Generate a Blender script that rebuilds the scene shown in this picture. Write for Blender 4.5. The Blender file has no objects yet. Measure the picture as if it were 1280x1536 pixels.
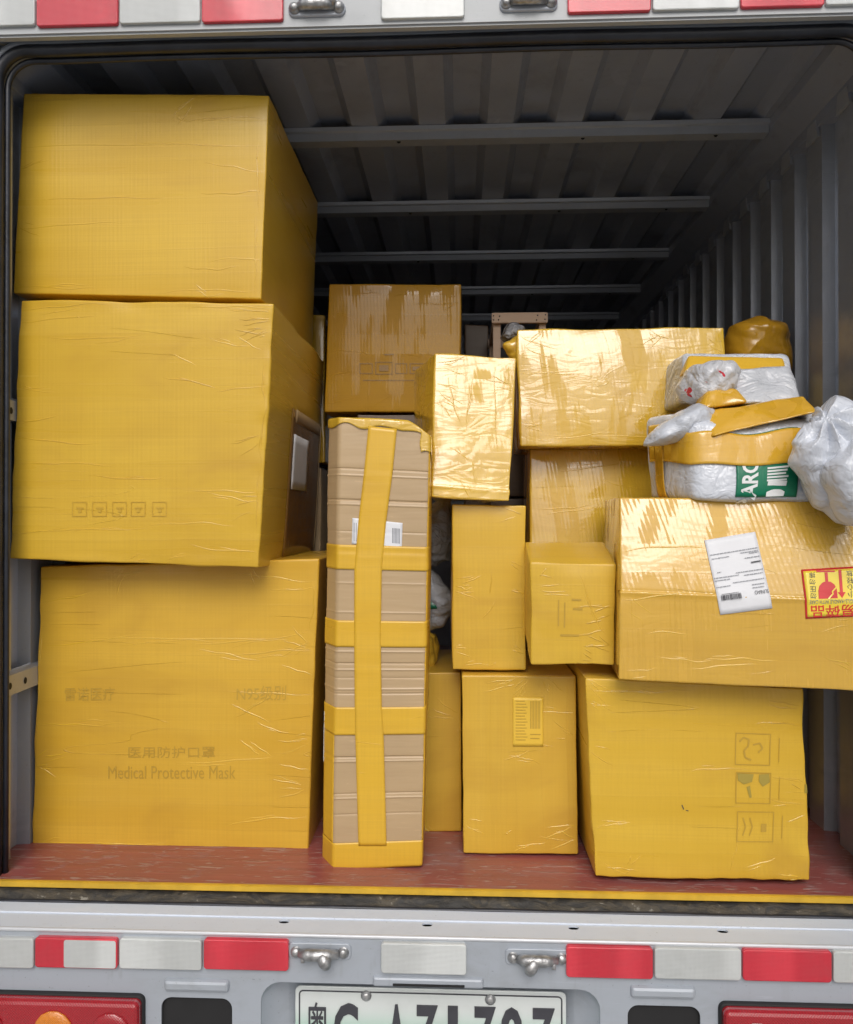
import bpy, bmesh, math, random
import numpy as np
from mathutils import Matrix, Vector
sc = bpy.context.scene
R_ = math.radians

# ---------------------------------------------------------------- camera, sky, sun, exposure
F_PX = 1185.0                       # focal length in photograph pixels (1280 wide)
CAM_Z = 1.44                        # camera above the ground; truck floor is 0.75
FLOOR = 0.75
cd = bpy.data.cameras.new('camera'); cam = bpy.data.objects.new('camera', cd); sc.collection.objects.link(cam)
cd.sensor_fit = 'HORIZONTAL'; cd.sensor_width = 36; cd.lens = 36 * F_PX / 1280; cd.clip_end = 500; cd.clip_start = 0.02
YAW, PITCH = math.atan(50 / F_PX), math.atan(7 / F_PX)
cam.location = (0, 0, CAM_Z); cam.rotation_euler = (math.pi / 2 + PITCH, 0, YAW)
sc.camera = cam
SUN_EL, SUN_AZ = 41.0, 2.0          # degrees; azimuth measured to the right of straight behind the camera
w = bpy.data.worlds.new('World'); sc.world = w; w.use_nodes = True
wn = w.node_tree; bg = wn.nodes['Background']
sky = wn.nodes.new('ShaderNodeTexSky'); sky.sky_type = 'NISHITA'; sky.sun_disc = False
sky.sun_elevation = R_(SUN_EL); sky.sun_rotation = R_(180 - SUN_AZ); sky.dust_density = 4.0; sky.air_density = 1.0; sky.ozone_density = 1.0
hs = wn.nodes.new('ShaderNodeHueSaturation'); hs.inputs['Saturation'].default_value = 0.5   # cloud-grey, overcast
wn.links.new(sky.outputs[0], hs.inputs['Color']); wn.links.new(hs.outputs[0], bg.inputs[0]); bg.inputs[1].default_value = 0.11
sd = bpy.data.lights.new('sun', 'SUN'); sd.energy = 1.2; sd.angle = R_(34); sd.color = (1.0, 0.975, 0.95)
so = bpy.data.objects.new('sun', sd); sc.collection.objects.link(so); so.location = (2, -8, 8)
_d = Vector((-math.sin(R_(SUN_AZ)) * math.cos(R_(SUN_EL)), math.cos(R_(SUN_AZ)) * math.cos(R_(SUN_EL)), -math.sin(R_(SUN_EL))))
so.rotation_euler = _d.to_track_quat('-Z', 'Y').to_euler()
vs = sc.view_settings; vs.view_transform = 'Standard'; vs.look = 'None'; vs.exposure = 0.08; vs.gamma = 1; vs.use_curve_mapping = False
cy = sc.cycles; cy.max_bounces = 7; cy.diffuse_bounces = 4; cy.glossy_bounces = 3; cy.transmission_bounces = 2; cy.caustics_reflective = False; cy.caustics_refractive = False

# ---------------------------------------------------------------- measuring: photograph pixel -> point at depth Y
_M = np.array(cam.rotation_euler.to_matrix())
def ray(px, py): return _M @ np.array([(px - 640) / F_PX, -(py - 768) / F_PX, -1.0])
def at(px, py, Y):
    d = ray(px, py); p = d * (Y / d[1]); return np.array([p[0], Y, p[2] + CAM_Z])

# ---------------------------------------------------------------- materials
class G:
    """small node-graph helper"""
    def __init__(s, name):
        s.m = bpy.data.materials.new(name); s.m.use_nodes = True; s.t = s.m.node_tree
        s.b = s.t.nodes['Principled BSDF']; s.tc = None
    def n(s, typ, props=None, **ins):
        nd = s.t.nodes.new('ShaderNode' + typ)
        for k, v in (props or {}).items(): setattr(nd, k, v)
        for k, v in ins.items():
            k = int(k[1:]) if k[0] == 'i' and k[1:].isdigit() else k.replace('_', ' ')
            s.put(nd.inputs[k], v)
        return nd
    def put(s, sock, v):
        if isinstance(v, bpy.types.NodeSocket): s.t.links.new(v, sock)
        elif isinstance(v, bpy.types.Node): s.t.links.new(v.outputs[0], sock)
        else:
            if sock.type == 'RGBA' and len(v) == 3: v = (*v, 1)
            sock.default_value = v
    def obj(s):
        if not s.tc: s.tc = s.n('TexCoord').outputs['Object']
        return s.tc
    def ma(s, op, a, b=None, c=None, clamp=False):
        nd = s.n('Math', {'operation': op, 'use_clamp': clamp}); s.put(nd.inputs[0], a)
        if b is not None: s.put(nd.inputs[1], b)
        if c is not None: s.put(nd.inputs[2], c)
        return nd.outputs[0]
    def scaled(s, sx, sy, sz, off=(0, 0, 0)):
        return s.n('Mapping', None, Vector=s.obj(), Scale=(sx, sy, sz), Location=off).outputs[0]
    def noise(s, vec, scale, detail=3, dist=0.0, rough=0.5):
        return s.n('TexNoise', None, Vector=vec, Scale=scale, Detail=detail, Distortion=dist, Roughness=rough).outputs[0]
    def ss(s, v, lo, hi):
        return s.n('MapRange', {'interpolation_type': 'SMOOTHSTEP'}, Value=v, i1=lo, i2=hi, i3=0.0, i4=1.0).outputs[0]
    def mix(s, f, a, b):
        nd = s.n('Mix', {'data_type': 'RGBA'}); s.put(nd.inputs[0], f); s.put(nd.inputs[6], a); s.put(nd.inputs[7], b); return nd.outputs[2]
    def bump(s, h, strength=1.0):
        s.put(s.b.inputs['Normal'], s.n('Bump', None, Height=h, Distance=1.0, Strength=strength).outputs[0])
    def set(s, **k):
        for a, v in k.items(): s.put(s.b.inputs[a.replace('_', ' ')], v)
        return s.m

def film(name, A=(.60, .366, .030), B=(.70, .456, .052), C=(.475, .262, .032), rough=.30, flute=.35, crinkle=0.0, seed=0, spec=.5, coat=.0, bands=1.0, vertical=False, patch=0.0):
    """packing film over a carton: strips, fine weave of streaks, flutes of the board below; patch > 0: loose glossy patches among bonded matte film"""
    g = G(name); off = (seed * 3.17, seed * 1.31, seed * 2.23)
    P = g.scaled(1, 1, 1, off)
    sep = g.n('SeparateXYZ', None, Vector=g.obj()); x, y, z = sep.outputs
    xy = g.ma('ADD', x, y)
    big = g.noise(P, 4.0, 2)
    hst = g.noise(g.scaled(5, 5, 300, off), 1.0, 2); vst = g.noise(g.scaled(260, 260, 4, off), 1.0, 1)
    slow = g.noise(g.scaled(1.2, 1.2, 26, off) if not vertical else g.scaled(26, 26, 1.2, off), 1.0, 2)
    ax = z if not vertical else xy
    zz = g.ma('ADD', g.ma('DIVIDE', ax, .052), g.ma('MULTIPLY', big, .25))
    fr = g.ma('FRACT', zz); rnd = g.n('TexWhiteNoise', {'noise_dimensions': '1D'}, W=g.ma('ADD', g.ma('FLOOR', zz), seed * 7.7)).outputs[0]
    edge = g.ma('SUBTRACT', 1.0, g.ss(fr, 0.0, .035))
    f = g.ma('ADD', g.ma('MULTIPLY', g.ss(big, .3, .7), .35), g.ma('ADD', g.ma('MULTIPLY', rnd, .35 * bands), g.ma('MULTIPLY', g.ss(slow, .3, .7), .30)))
    col = g.mix(g.ma('MULTIPLY', f, .95, clamp=True), A, B)
    brown = g.ma('MULTIPLY', g.ss(g.noise(g.scaled(2.2, 2.2, 4.5, (off[1], off[2], off[0])), 1.6, 3, .6), .50, .78), .50)
    col = g.mix(brown, col, C)
    lin = g.ma('ADD', g.ma('MULTIPLY', g.ss(hst, .35, .7), .16), g.ma('MULTIPLY', g.ss(vst, .35, .7), .13))
    col = g.mix(g.ma('MULTIPLY', lin, g.ma('ADD', .35, g.ma('MULTIPLY', g.ss(slow, .35, .65), .55))), col, C)
    col = g.mix(g.ma('MULTIPLY', edge, .18 * bands), col, C)
    c1 = g.noise(g.scaled(1.5, 1.5, 14, off), 1.5, 0, .1)
    m1 = g.ss(g.noise(P, 5.5, 1), .54, .66)
    r1 = g.ma('MULTIPLY', g.ma('SUBTRACT', 1.0, g.ss(g.ma('ABSOLUTE', g.ma('SUBTRACT', c1, .5)), 0.0, .004)), m1)
    h = g.ma('MULTIPLY', r1, .0006)
    h = g.ma('ADD', h, g.ma('MULTIPLY', slow, .0005))
    h = g.ma('ADD', h, g.ma('ADD', g.ma('MULTIPLY', hst, .00010), g.ma('MULTIPLY', vst, .00012)))
    sn = g.ma('SINE', g.ma('ADD', g.ma('MULTIPLY', xy, 2 * math.pi / .0088), g.ma('MULTIPLY', big, 2.0)))
    st2 = g.noise(g.scaled(24, 24, 5, off), 1.0, 2, .3)
    if flute: h = g.ma('ADD', h, g.ma('MULTIPLY', sn, g.ma('MULTIPLY', g.ss(st2, .3, .7), .00010 * flute)))
    h = g.ma('ADD', h, g.ma('MULTIPLY', edge, .00010 * bands))
    if crinkle:
        k1 = g.noise(g.scaled(20, 20, 6, off), 1.0, 2, .9); k2 = g.noise(g.scaled(8, 8, 24, off), 1.2, 2, 1.0)
        h = g.ma('ADD', h, g.ma('MULTIPLY', g.ma('ADD', k1, g.ma('MULTIPLY', g.ma('ABSOLUTE', g.ma('SUBTRACT', k2, .5)), 1.4)), .0035 * crinkle))
    g.bump(h)
    ro = g.ma('ADD', rough, g.ma('MULTIPLY', g.ma('SUBTRACT', slow, .5), .15))
    if patch:      # loose film is glossy, bonded film is matte
        v = g.ma('ADD', st2, g.ma('ADD', g.ma('MULTIPLY', sn, .05 * min(flute, 2)), g.ma('MULTIPLY', g.ma('SUBTRACT', rnd, .5), .14)))
        gm = g.ss(v, .60 - .18 * patch, .66 - .18 * patch)
        ro = g.ma('ADD', g.ma('MULTIPLY', gm, rough - .46), .46)
        return g.set(Base_Color=col, Roughness=ro, Specular_IOR_Level=spec, Coat_Weight=g.ma('MULTIPLY', gm, coat), Coat_Roughness=.05)
    return g.set(Base_Color=col, Roughness=ro, Specular_IOR_Level=spec, Coat_Weight=coat, Coat_Roughness=.05)

def simple(name, col, rough=.5, metal=0.0, vary=.12, scale=20, bump=0.0, bscale=60, spec=.5, coat=0.0):
    g = G(name); P = g.obj()
    n = g.noise(P, scale, 4)
    c = g.mix(g.ss(n, .3, .7), tuple(v * (1 - vary) for v in col), tuple(min(1, v * (1 + vary)) for v in col))
    if bump: g.bump(g.ma('MULTIPLY', g.noise(P, bscale, 4), bump))
    ro = g.ma('ADD', rough - .06, g.ma('MULTIPLY', n, .12))
    return g.set(Base_Color=c, Roughness=ro, Metallic=metal, Specular_IOR_Level=spec, Coat_Weight=coat, Coat_Roughness=.08)

def paint(name, base, dirt, rough=.38, dirtamt=.5, metal=.15, coat=.25):
    g = G(name); P = g.obj()
    d = g.ss(g.noise(g.scaled(1, 1, 2.2), 5, 6, .5, .62), .50, .78)
    d2 = g.ss(g.noise(g.scaled(1, 1, .25), 55, 4, .2), .62, .78)
    c = g.mix(g.ma('MULTIPLY', g.ma('ADD', d, g.ma('MULTIPLY', d2, .6), clamp=True), dirtamt), base, dirt)
    sp = g.ss(g.noise(P, 210, 2), .70, .76); c = g.mix(g.ma('MULTIPLY', sp, dirtamt), c, tuple(v * .45 for v in dirt))
    sc2 = g.ss(g.noise(g.scaled(3, 3, 90), 2.0, 4, 1.2), .66, .70); c = g.mix(g.ma('MULTIPLY', sc2, .35 * dirtamt), c, tuple(min(.8, v * 1.5) for v in base))
    run = g.ss(g.noise(g.scaled(30, 30, 1.5), 1.0, 3), .58, .75); c = g.mix(g.ma('MULTIPLY', run, .3 * dirtamt), c, dirt)
    g.bump(g.ma('MULTIPLY', g.noise(P, 14, 3), .0012))
    return g.set(Base_Color=c, Roughness=g.ma('ADD', rough, g.ma('MULTIPLY', d, .25)), Metallic=metal, Coat_Weight=coat, Coat_Roughness=.2)

def cardboard(name, base=(.40, .27, .17)):
    g = G(name); P = g.obj()
    sep = g.n('SeparateXYZ', None, Vector=P)
    st = g.noise(g.scaled(9, 9, 90), 1, 2); n = g.noise(P, 7, 4)
    c = g.mix(g.ma('ADD', g.ma('MULTIPLY', st, .22), g.ma('MULTIPLY', n, .78)), tuple(v * .82 for v in base), tuple(v * 1.15 for v in base))
    scr = g.ss(g.noise(g.scaled(4, 4, 40), 4, 5, 1.5), .66, .72)
    c = g.mix(g.ma('MULTIPLY', scr, .25), c, tuple(v * 1.5 for v in base))
    h = g.ma('ADD', g.ma('MULTIPLY', g.noise(g.scaled(2.5, 2.5, 20), 2.2, 2), .0016), g.ma('MULTIPLY', st, .0003))
    g.bump(h)
    return g.set(Base_Color=c, Roughness=.42, Specular_IOR_Level=.45, Coat_Weight=.25, Coat_Roughness=.25)

def poly(name, col=(.62, .63, .66), crumple=1.0, rough=.3, seed=0, tint=None):
    g = G(name); off = (seed, seed * 2, seed * 3); P = g.scaled(1, 1, 1, off)
    n = g.noise(P, 5, 4, .6)
    c = g.mix(g.ss(n, .35, .7), tuple(v * .86 for v in col), tuple(min(.85, v * 1.1) for v in col))
    if tint: c = g.mix(g.ss(g.noise(P, 34, 2, 1.0), .66, .69), c, tint)
    c1 = g.noise(P, 9, 3, 1.4); rr = g.ma('ABSOLUTE', g.ma('SUBTRACT', c1, .5))
    c2 = g.noise(P, 22, 3, 1.2); r2 = g.ma('ABSOLUTE', g.ma('SUBTRACT', c2, .5))
    h = g.ma('ADD', g.ma('MULTIPLY', rr, .020 * crumple), g.ma('MULTIPLY', r2, .012 * crumple))
    g.bump(h)
    return g.set(Base_Color=c, Roughness=rough, Specular_IOR_Level=.5, Subsurface_Weight=.0)

M = {}
M['film_matte'] = film('matte_yellow_film', rough=.30, flute=.4, seed=1, spec=.40)
M['film_matte_b'] = film('matte_yellow_film_b', rough=.28, flute=.4, seed=2, spec=.42)
M['film_matte_c'] = film('matte_yellow_film_c', rough=.30, flute=.3, seed=3, spec=.42, A=(.59, .34, .030), B=(.68, .42, .050))
M['film_matte_d'] = film('matte_yellow_film_d', rough=.30, flute=.6, seed=19, spec=.42)
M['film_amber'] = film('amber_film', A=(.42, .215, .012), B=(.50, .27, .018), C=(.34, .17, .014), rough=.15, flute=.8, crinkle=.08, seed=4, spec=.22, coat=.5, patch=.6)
M['film_gloss'] = film('glossy_crinkled_film', rough=.08, flute=.3, crinkle=.75, seed=5, spec=.6, coat=.8, patch=1.25)
M['film_gloss_b'] = film('glossy_film_upright_strips', rough=.09, flute=.4, crinkle=.5, seed=6, spec=.6, coat=.9, patch=1.1, vertical=True)
M['film_flute'] = film('glossy_film_over_flutes', rough=.10, flute=1.2, crinkle=.22, seed=7, spec=.6, coat=.9, patch=1.2, A=(.58, .33, .032), B=(.67, .41, .055))
M['film_flute_b'] = film('glossy_film_over_flutes_b', rough=.10, flute=1.2, crinkle=.28, seed=8, spec=.6, coat=.9, patch=1.1, vertical=True)
M['film_semi'] = film('satin_yellow_film', rough=.34, flute=.6, seed=9, spec=.45)
M['film_semi_b'] = film('satin_yellow_film_b', rough=.34, flute=.6, seed=10, spec=.45, vertical=True, A=(.59, .35, .034), B=(.67, .43, .055))
M['film_small'] = film('satin_yellow_film_c', rough=.33, flute=.5, seed=18, spec=.45)
M['film_brown'] = film('brown_board_under_film', A=(.22, .115, .03), B=(.29, .155, .04), C=(.19, .10, .03), rough=.25, flute=.5, seed=20, spec=.55, bands=0)
M['tape'] = film('yellow_packing_tape', A=(.66, .39, .028), B=(.74, .465, .045), rough=.30, flute=.0, crinkle=.03, seed=11, spec=.5, bands=0)
M['tape_gloss'] = film('shiny_amber_tape', A=(.60, .33, .02), B=(.72, .43, .04), rough=.10, flute=0, crinkle=.30, seed=12, spec=.6, coat=.6, bands=0, patch=.7)
M['print'] = film('faded_print_under_film', A=(.47, .29, .036), B=(.54, .35, .055), C=(.43, .255, .034), rough=.42, flute=.2, seed=13, spec=.4, bands=0)
M['print_faint'] = film('very_faded_print_under_film', A=(.54, .33, .033), B=(.62, .40, .052), C=(.46, .265, .032), rough=.42, flute=.3, seed=27, spec=.4, bands=0)
M['print_dark'] = film('olive_print_under_film', A=(.36, .27, .05), B=(.44, .33, .06), C=(.36, .25, .04), rough=.42, flute=.2, seed=14, spec=.4, bands=0)
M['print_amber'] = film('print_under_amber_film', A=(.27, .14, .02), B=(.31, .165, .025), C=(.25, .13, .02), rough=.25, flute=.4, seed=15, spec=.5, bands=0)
M['slip_under'] = film('address_slip_under_film', A=(.74, .48, .05), B=(.79, .52, .07), C=(.68, .43, .05), rough=.4, flute=.2, seed=16, spec=.4, bands=0)
M['crease'] = film('film_crease', rough=.16, flute=0, seed=17, spec=.6, coat=.4, bands=0)
M['card'] = cardboard('kraft_cardboard', (.46, .325, .18))
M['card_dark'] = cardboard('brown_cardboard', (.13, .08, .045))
M['paper'] = simple('white_label_paper', (.72, .73, .76), .55, vary=.03, bump=.0012, bscale=22)
M['ink'] = simple('black_ink', (.05, .05, .06), .5)
M['ink_grey'] = simple('grey_ink', (.22, .23, .26), .5)
M['red_ink'] = simple('red_ink', (.60, .025, .03), .35)
M['sticker_yellow'] = simple('sticker_yellow', (.80, .62, .05), .3, vary=.05, coat=.3)
M['green_ink'] = poly('green_print', (.0, .17, .085), .10, .28)
M['white_ink'] = simple('white_ink', (.72, .74, .74), .35, vary=.05)
M['bag_white'] = poly('white_poly_bag', (.58, .61, .67), .55, .22, 1)
M['bag_print'] = poly('white_bag_with_red_print', (.60, .61, .64), .7, .24, 7, (.55, .04, .06))
M['bag_white_b'] = poly('pale_grey_poly_bag', (.55, .57, .61), .8, .24, 2)
M['bag_grey'] = poly('grey_poly_bag', (.48, .49, .50), 1.0, .25, 3)
M['bag_inner'] = simple('black_bag_lining', (.03, .03, .035), .35)
M['clear'] = poly('crumpled_clear_film', (.22, .22, .23), 2.2, .08, 5)
M['paint'] = paint('silver_grey_paint', (.39, .425, .475), (.25, .26, .265), .36, .45)
M['paint_light'] = paint('pale_silver_paint', (.56, .58, .61), (.42, .43, .44), .34, .3)
M['paint_sill'] = paint('bluish_sill_paint', (.60, .66, .75), (.45, .48, .53), .60, .4, .0, 0.0)
M['paint_header'] = paint('pale_header_paint', (.42, .44, .455), (.32, .33, .34), .5, .3, .0, .1)
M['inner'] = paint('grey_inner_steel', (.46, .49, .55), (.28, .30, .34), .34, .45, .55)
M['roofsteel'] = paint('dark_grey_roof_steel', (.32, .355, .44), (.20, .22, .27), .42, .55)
M['bar'] = paint('grey_roof_bar_steel', (.44, .47, .52), (.28, .29, .31), .34, .35, .3)
M['rubber'] = simple('black_rubber_seal', (.018, .021, .030), .38, vary=.3, bump=.0008, bscale=80)
M['dark'] = simple('dark_cavity', (.012, .012, .013), .7)
M['steel'] = simple('zinc_plated_steel', (.42, .42, .42), .42, metal=.8, vary=.3, scale=90, bump=.0015, bscale=140)
M['yellow_trim'] = simple('worn_yellow_edge_paint', (.60, .37, .03), .45, vary=.12, scale=25)
M['tyre'] = simple('tyre_rubber', (.02, .02, .02), .8, bump=.002)
M['wood'] = cardboard('pale_crate_wood', (.42, .27, .16))
def _floor_mat():
    g = G('red_brown_plywood'); P = g.obj()
    grain = g.noise(g.scaled(3, 60, 10), 1.4, 5, .6); n = g.noise(P, 4, 5, .3)
    c = g.mix(grain, (.19, .045, .041), (.38, .115, .102)); c = g.mix(g.ss(n, .4, .8), c, (.24, .085, .078))
    scr = g.ss(g.noise(g.scaled(5, 30, 1), 3.0, 6, 2.0), .56, .66)
    c = g.mix(g.ma('MULTIPLY', scr, .55), c, (.42, .33, .31))
    du = g.ss(g.noise(P, 9, 6, .8, .65), .52, .72); c = g.mix(g.ma('MULTIPLY', du, .35), c, (.33, .25, .235))
    g.bump(g.ma('MULTIPLY', g.ma('ADD', grain, scr), .0007))
    return g.set(Base_Color=c, Roughness=g.ma('ADD', .32, g.ma('MULTIPLY', du, .25)))
M['floor'] = _floor_mat()
def _grime():
    g = G('grimy_rubber_threshold'); P = g.obj()
    n = g.noise(g.scaled(14, 20, 40), 1.5, 6, 1.0, .65); n2 = g.noise(P, 90, 4)
    c = g.mix(g.ss(n, .40, .62), (.022, .020, .017), (.07, .056, .036)); c = g.mix(g.ss(g.ma('MULTIPLY', n2, n), .34, .44), c, (.26, .24, .20))
    g.bump(g.ma('MULTIPLY', n, .006))
    return g.set(Base_Color=c, Roughness=.6)
M['grime'] = _grime()
def _reflector(name, col, dull):
    g = G(name); sep = g.n('SeparateXYZ', None, Vector=g.obj()); x, y, z = sep.outputs
    k = 2 * math.pi / .0042
    h = g.ma('MULTIPLY', g.ma('SINE', g.ma('MULTIPLY', g.ma('ADD', x, z), k)), g.ma('SINE', g.ma('MULTIPLY', g.ma('SUBTRACT', x, z), k)))
    dirt = g.ss(g.noise(g.obj(), 22, 5, .6), .45, .8)
    cellx = g.ss(g.noise(g.scaled(12, 1, .5), 1.0, 1), .40, .60)
    c = g.mix(cellx, col, tuple(min(.9, v * 1.22 + .015) for v in col)); c = g.mix(g.ma('MULTIPLY', dirt, .25), c, dull)
    pat = g.ss(h, .0, .9); c = g.mix(g.ma('MULTIPLY', pat, .10), c, tuple(min(1, v * 1.35 + .03) for v in col))
    g.bump(g.ma('MULTIPLY', h, .00025))
    return g.set(Base_Color=c, Roughness=.22, Specular_IOR_Level=.6, Coat_Weight=.8, Coat_Roughness=.06)
M['refl_red'] = _reflector('red_reflector_plastic', (.55, .015, .035), (.33, .05, .06))
M['refl_white'] = _reflector('white_reflector_plastic', (.50, .52, .515), (.36, .37, .36))
def _lens(name, a, b, sc_=90, rough=.06):
    g = G(name); sep = g.n('SeparateXYZ', None, Vector=g.obj()); x, y, z = sep.outputs
    k = 2 * math.pi / (.35 / sc_ * 1.2)
    rib = g.ma('MULTIPLY', g.ma('SINE', g.ma('MULTIPLY', x, k)), g.ma('SINE', g.ma('MULTIPLY', z, k)))
    n = g.noise(g.obj(), 16, 3)
    c = g.mix(g.ma('ADD', g.ma('MULTIPLY', g.ss(rib, -.6, .8), .45), g.ma('MULTIPLY', n, .5)), a, b); g.bump(g.ma('MULTIPLY', rib, .00022))
    return g.set(Base_Color=c, Roughness=rough, Coat_Weight=1.0, Coat_Roughness=.03)
M['lens_red'] = _lens('red_lamp_lens', (.26, .006, .012), (.44, .015, .025))
M['lens_amber'] = _lens('amber_lamp_lens', (.42, .09, .004), (.85, .30, .02), 120)
M['lens_clear'] = _lens('clear_lamp_lens', (.30, .30, .31), (.78, .78, .80), 120)
def _plate():
    g = G('green_gradient_plate'); sep = g.n('SeparateXYZ', None, Vector=g.obj())
    c = g.mix(g.ss(sep.outputs[2], .02, .112), (.14, .52, .33), (.70, .74, .73))
    d = g.ss(g.noise(g.obj(), 18, 5, .6), .5, .8); c = g.mix(g.ma('MULTIPLY', d, .25), c, (.42, .45, .43))
    return g.set(Base_Color=c, Roughness=.33, Metallic=.1, Coat_Weight=.3)
M['plate'] = _plate()
def _ground():
    g = G('concrete_yard'); n = g.noise(g.obj(), 1.2, 6); f = g.noise(g.obj(), 60, 4)
    c = g.mix(n, (.34, .34, .335), (.46, .46, .45)); c = g.mix(g.ma('MULTIPLY', f, .4), c, (.16, .16, .155)); g.bump(g.ma('MULTIPLY', f, .004))
    return g.set(Base_Color=c, Roughness=.85)
M['ground'] = _ground()

# ---------------------------------------------------------------- object helpers
COL = sc.collection
def link(name, me, mat, parent=None, loc=None):
    o = bpy.data.objects.new(name, me); COL.objects.link(o)
    if mat is not None and not me.materials: me.materials.append(M[mat] if isinstance(mat, str) else mat)
    if loc is not None: o.location = loc
    if parent is not None: o.parent = parent
    return o
def empty(name, loc, parent=None):
    o = bpy.data.objects.new(name, None); COL.objects.link(o); o.location = loc; o.empty_display_size = .05
    if parent is not None: o.parent = parent
    return o
def tag(o, label, cat, group=None, kind=None):
    o['label'] = label
    if cat: o['category'] = cat
    if group: o['group'] = group
    if kind: o['kind'] = kind
    return o
def mesh(name, V, Fc, smooth=True):
    me = bpy.data.meshes.new(name); me.from_pydata(np.asarray(V).tolist(), [], [list(map(int, f)) for f in Fc]); me.update()
    if smooth: me.polygons.foreach_set('use_smooth', [True] * len(me.polygons))
    return me
def bm_mesh(name, bm, smooth=False):
    bmesh.ops.recalc_face_normals(bm, faces=bm.faces)
    me = bpy.data.meshes.new(name); bm.to_mesh(me); bm.free()
    if smooth: me.polygons.foreach_set('use_smooth', [True] * len(me.polygons))
    return me
def box_bm(bm, x0, x1, y0, y1, z0, z1, bev=0.0):
    r = bmesh.ops.create_cube(bm, size=1.0); vs_ = r['verts']
    for v in vs_: v.co = ((x0 + x1) / 2 + v.co.x * (x1 - x0), (y0 + y1) / 2 + v.co.y * (y1 - y0), (z0 + z1) / 2 + v.co.z * (z1 - z0))
    if bev:
        es = list({e for v in vs_ for e in v.link_edges}); bmesh.ops.bevel(bm, geom=es, offset=bev, segments=2, affect='EDGES')
    return bm
def box(name, mat, parent, x0, x1, y0, y1, z0, z1, bev=0.002):
    return link(name, bm_mesh(name, box_bm(bmesh.new(), x0, x1, y0, y1, z0, z1, bev)), mat, parent)
def prism(name, mat, parent, pts, axis, a, b):
    """polygon pts (2-D) extruded along axis 'x','y' or 'z' from a to b"""
    f = {'x': lambda p, t: (t, p[0], p[1]), 'y': lambda p, t: (p[0], t, p[1]), 'z': lambda p, t: (p[0], p[1], t)}[axis]
    bm = bmesh.new(); A = [bm.verts.new(f(p, a)) for p in pts]; B = [bm.verts.new(f(p, b)) for p in pts]; n = len(pts)
    bm.faces.new(A); bm.faces.new(B[::-1])
    for i in range(n): bm.faces.new((A[i], B[i], B[(i + 1) % n], A[(i + 1) % n]))
    return link(name, bm_mesh(name, bm), mat, parent)
def rrect(x0, x1, z0, z1, r, n=6):
    out = []
    for cx, cz, a0 in ((x1 - r, z1 - r, 0), (x0 + r, z1 - r, 90), (x0 + r, z0 + r, 180), (x1 - r, z0 + r, 270)):
        for i in range(n + 1):
            a = R_(a0 + 90 * i / n); out.append((cx + r * math.cos(a), cz + r * math.sin(a)))
    return out
def slab(name, mat, parent, x0, x1, z0, z1, r, y_back, y_front, bev, loc=None):
    """rounded-rectangle plate facing -Y with a bevelled front edge"""
    rings = [(0, y_back), (0, y_front + bev), (bev * .35, y_front + bev * .3), (bev, y_front)]
    V = []; Fc = []; n = None
    for ins, y in rings:
        p = rrect(x0 + ins, x1 - ins, z0 + ins, z1 - ins, max(r - ins, .0008)); n = len(p); V += [(a, y, b) for a, b in p]
    for k in range(len(rings) - 1):
        for i in range(n): Fc.append((k * n + i, (k + 1) * n + i, (k + 1) * n + (i + 1) % n, k * n + (i + 1) % n))
    Fc.append([3 * n + i for i in range(n)][::-1]); Fc.append(list(range(n)))
    bm = bmesh.new(); vs_ = [bm.verts.new(v) for v in V]
    for f in Fc: bm.faces.new([vs_[i] for i in f])
    return link(name, bm_mesh(name, bm), mat, parent, loc)
def tube(name, mat, parent, pts, r, n=10, closed=False, squash=None):
    pts = [Vector(p) for p in pts]; V = []; Fc = []; m = len(pts)
    rr = r if isinstance(r, (list, tuple)) else [r] * m
    up = Vector((0, 1, 0))
    for i, p in enumerate(pts):
        t = (pts[min(i + 1, m - 1)] - pts[max(i - 1, 0)]).normalized(); u = up
        if abs(t.dot(u)) > .95: u = Vector((0, 0, 1))
        a = t.cross(u).normalized(); b = a.cross(t).normalized()
        for k in range(n):
            an = 2 * math.pi * k / n; V.append(p + a * rr[i] * math.cos(an) + b * rr[i] * math.sin(an))
    for i in range(m - 1):
        for k in range(n): Fc.append((i * n + k, i * n + (k + 1) % n, (i + 1) * n + (k + 1) % n, (i + 1) * n + k))
    Fc.append(list(range(n))[::-1]); Fc.append([(m - 1) * n + k for k in range(n)])
    bm = bmesh.new(); q = [bm.verts.new(v) for v in V]
    for f in Fc: bm.faces.new([q[i] for i in f])
    return link(name, bm_mesh(name, bm, True), mat, parent)
def dome(name, mat, parent, c, r, depth, axis_y=-1, rim=1.25):
    """bolt: hex-ish flange plus a domed head facing the camera"""
    prof = [(rim * r, 0), (rim * r, .25 * depth), (r, .3 * depth), (r * .95, .7 * depth), (r * .6, .95 * depth), (.001, depth)]
    n = 14; V = []; Fc = []
    for rad, d in prof:
        for k in range(n): a = 2 * math.pi * k / n; V.append((c[0] + rad * math.cos(a), c[1] + axis_y * d, c[2] + rad * math.sin(a)))
    for i in range(len(prof) - 1):
        for k in range(n): Fc.append((i * n + k, i * n + (k + 1) % n, (i + 1) * n + (k + 1) % n, (i + 1) * n + k))
    Fc.append([(len(prof) - 1) * n + k for k in range(n)]); Fc.append(list(range(n)))
    bm = bmesh.new(); q = [bm.verts.new(v) for v in V]
    for f in Fc: bm.faces.new([q[i] for i in f])
    return link(name, bm_mesh(name, bm, True), mat, parent)
_txt_cache = {}
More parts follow.
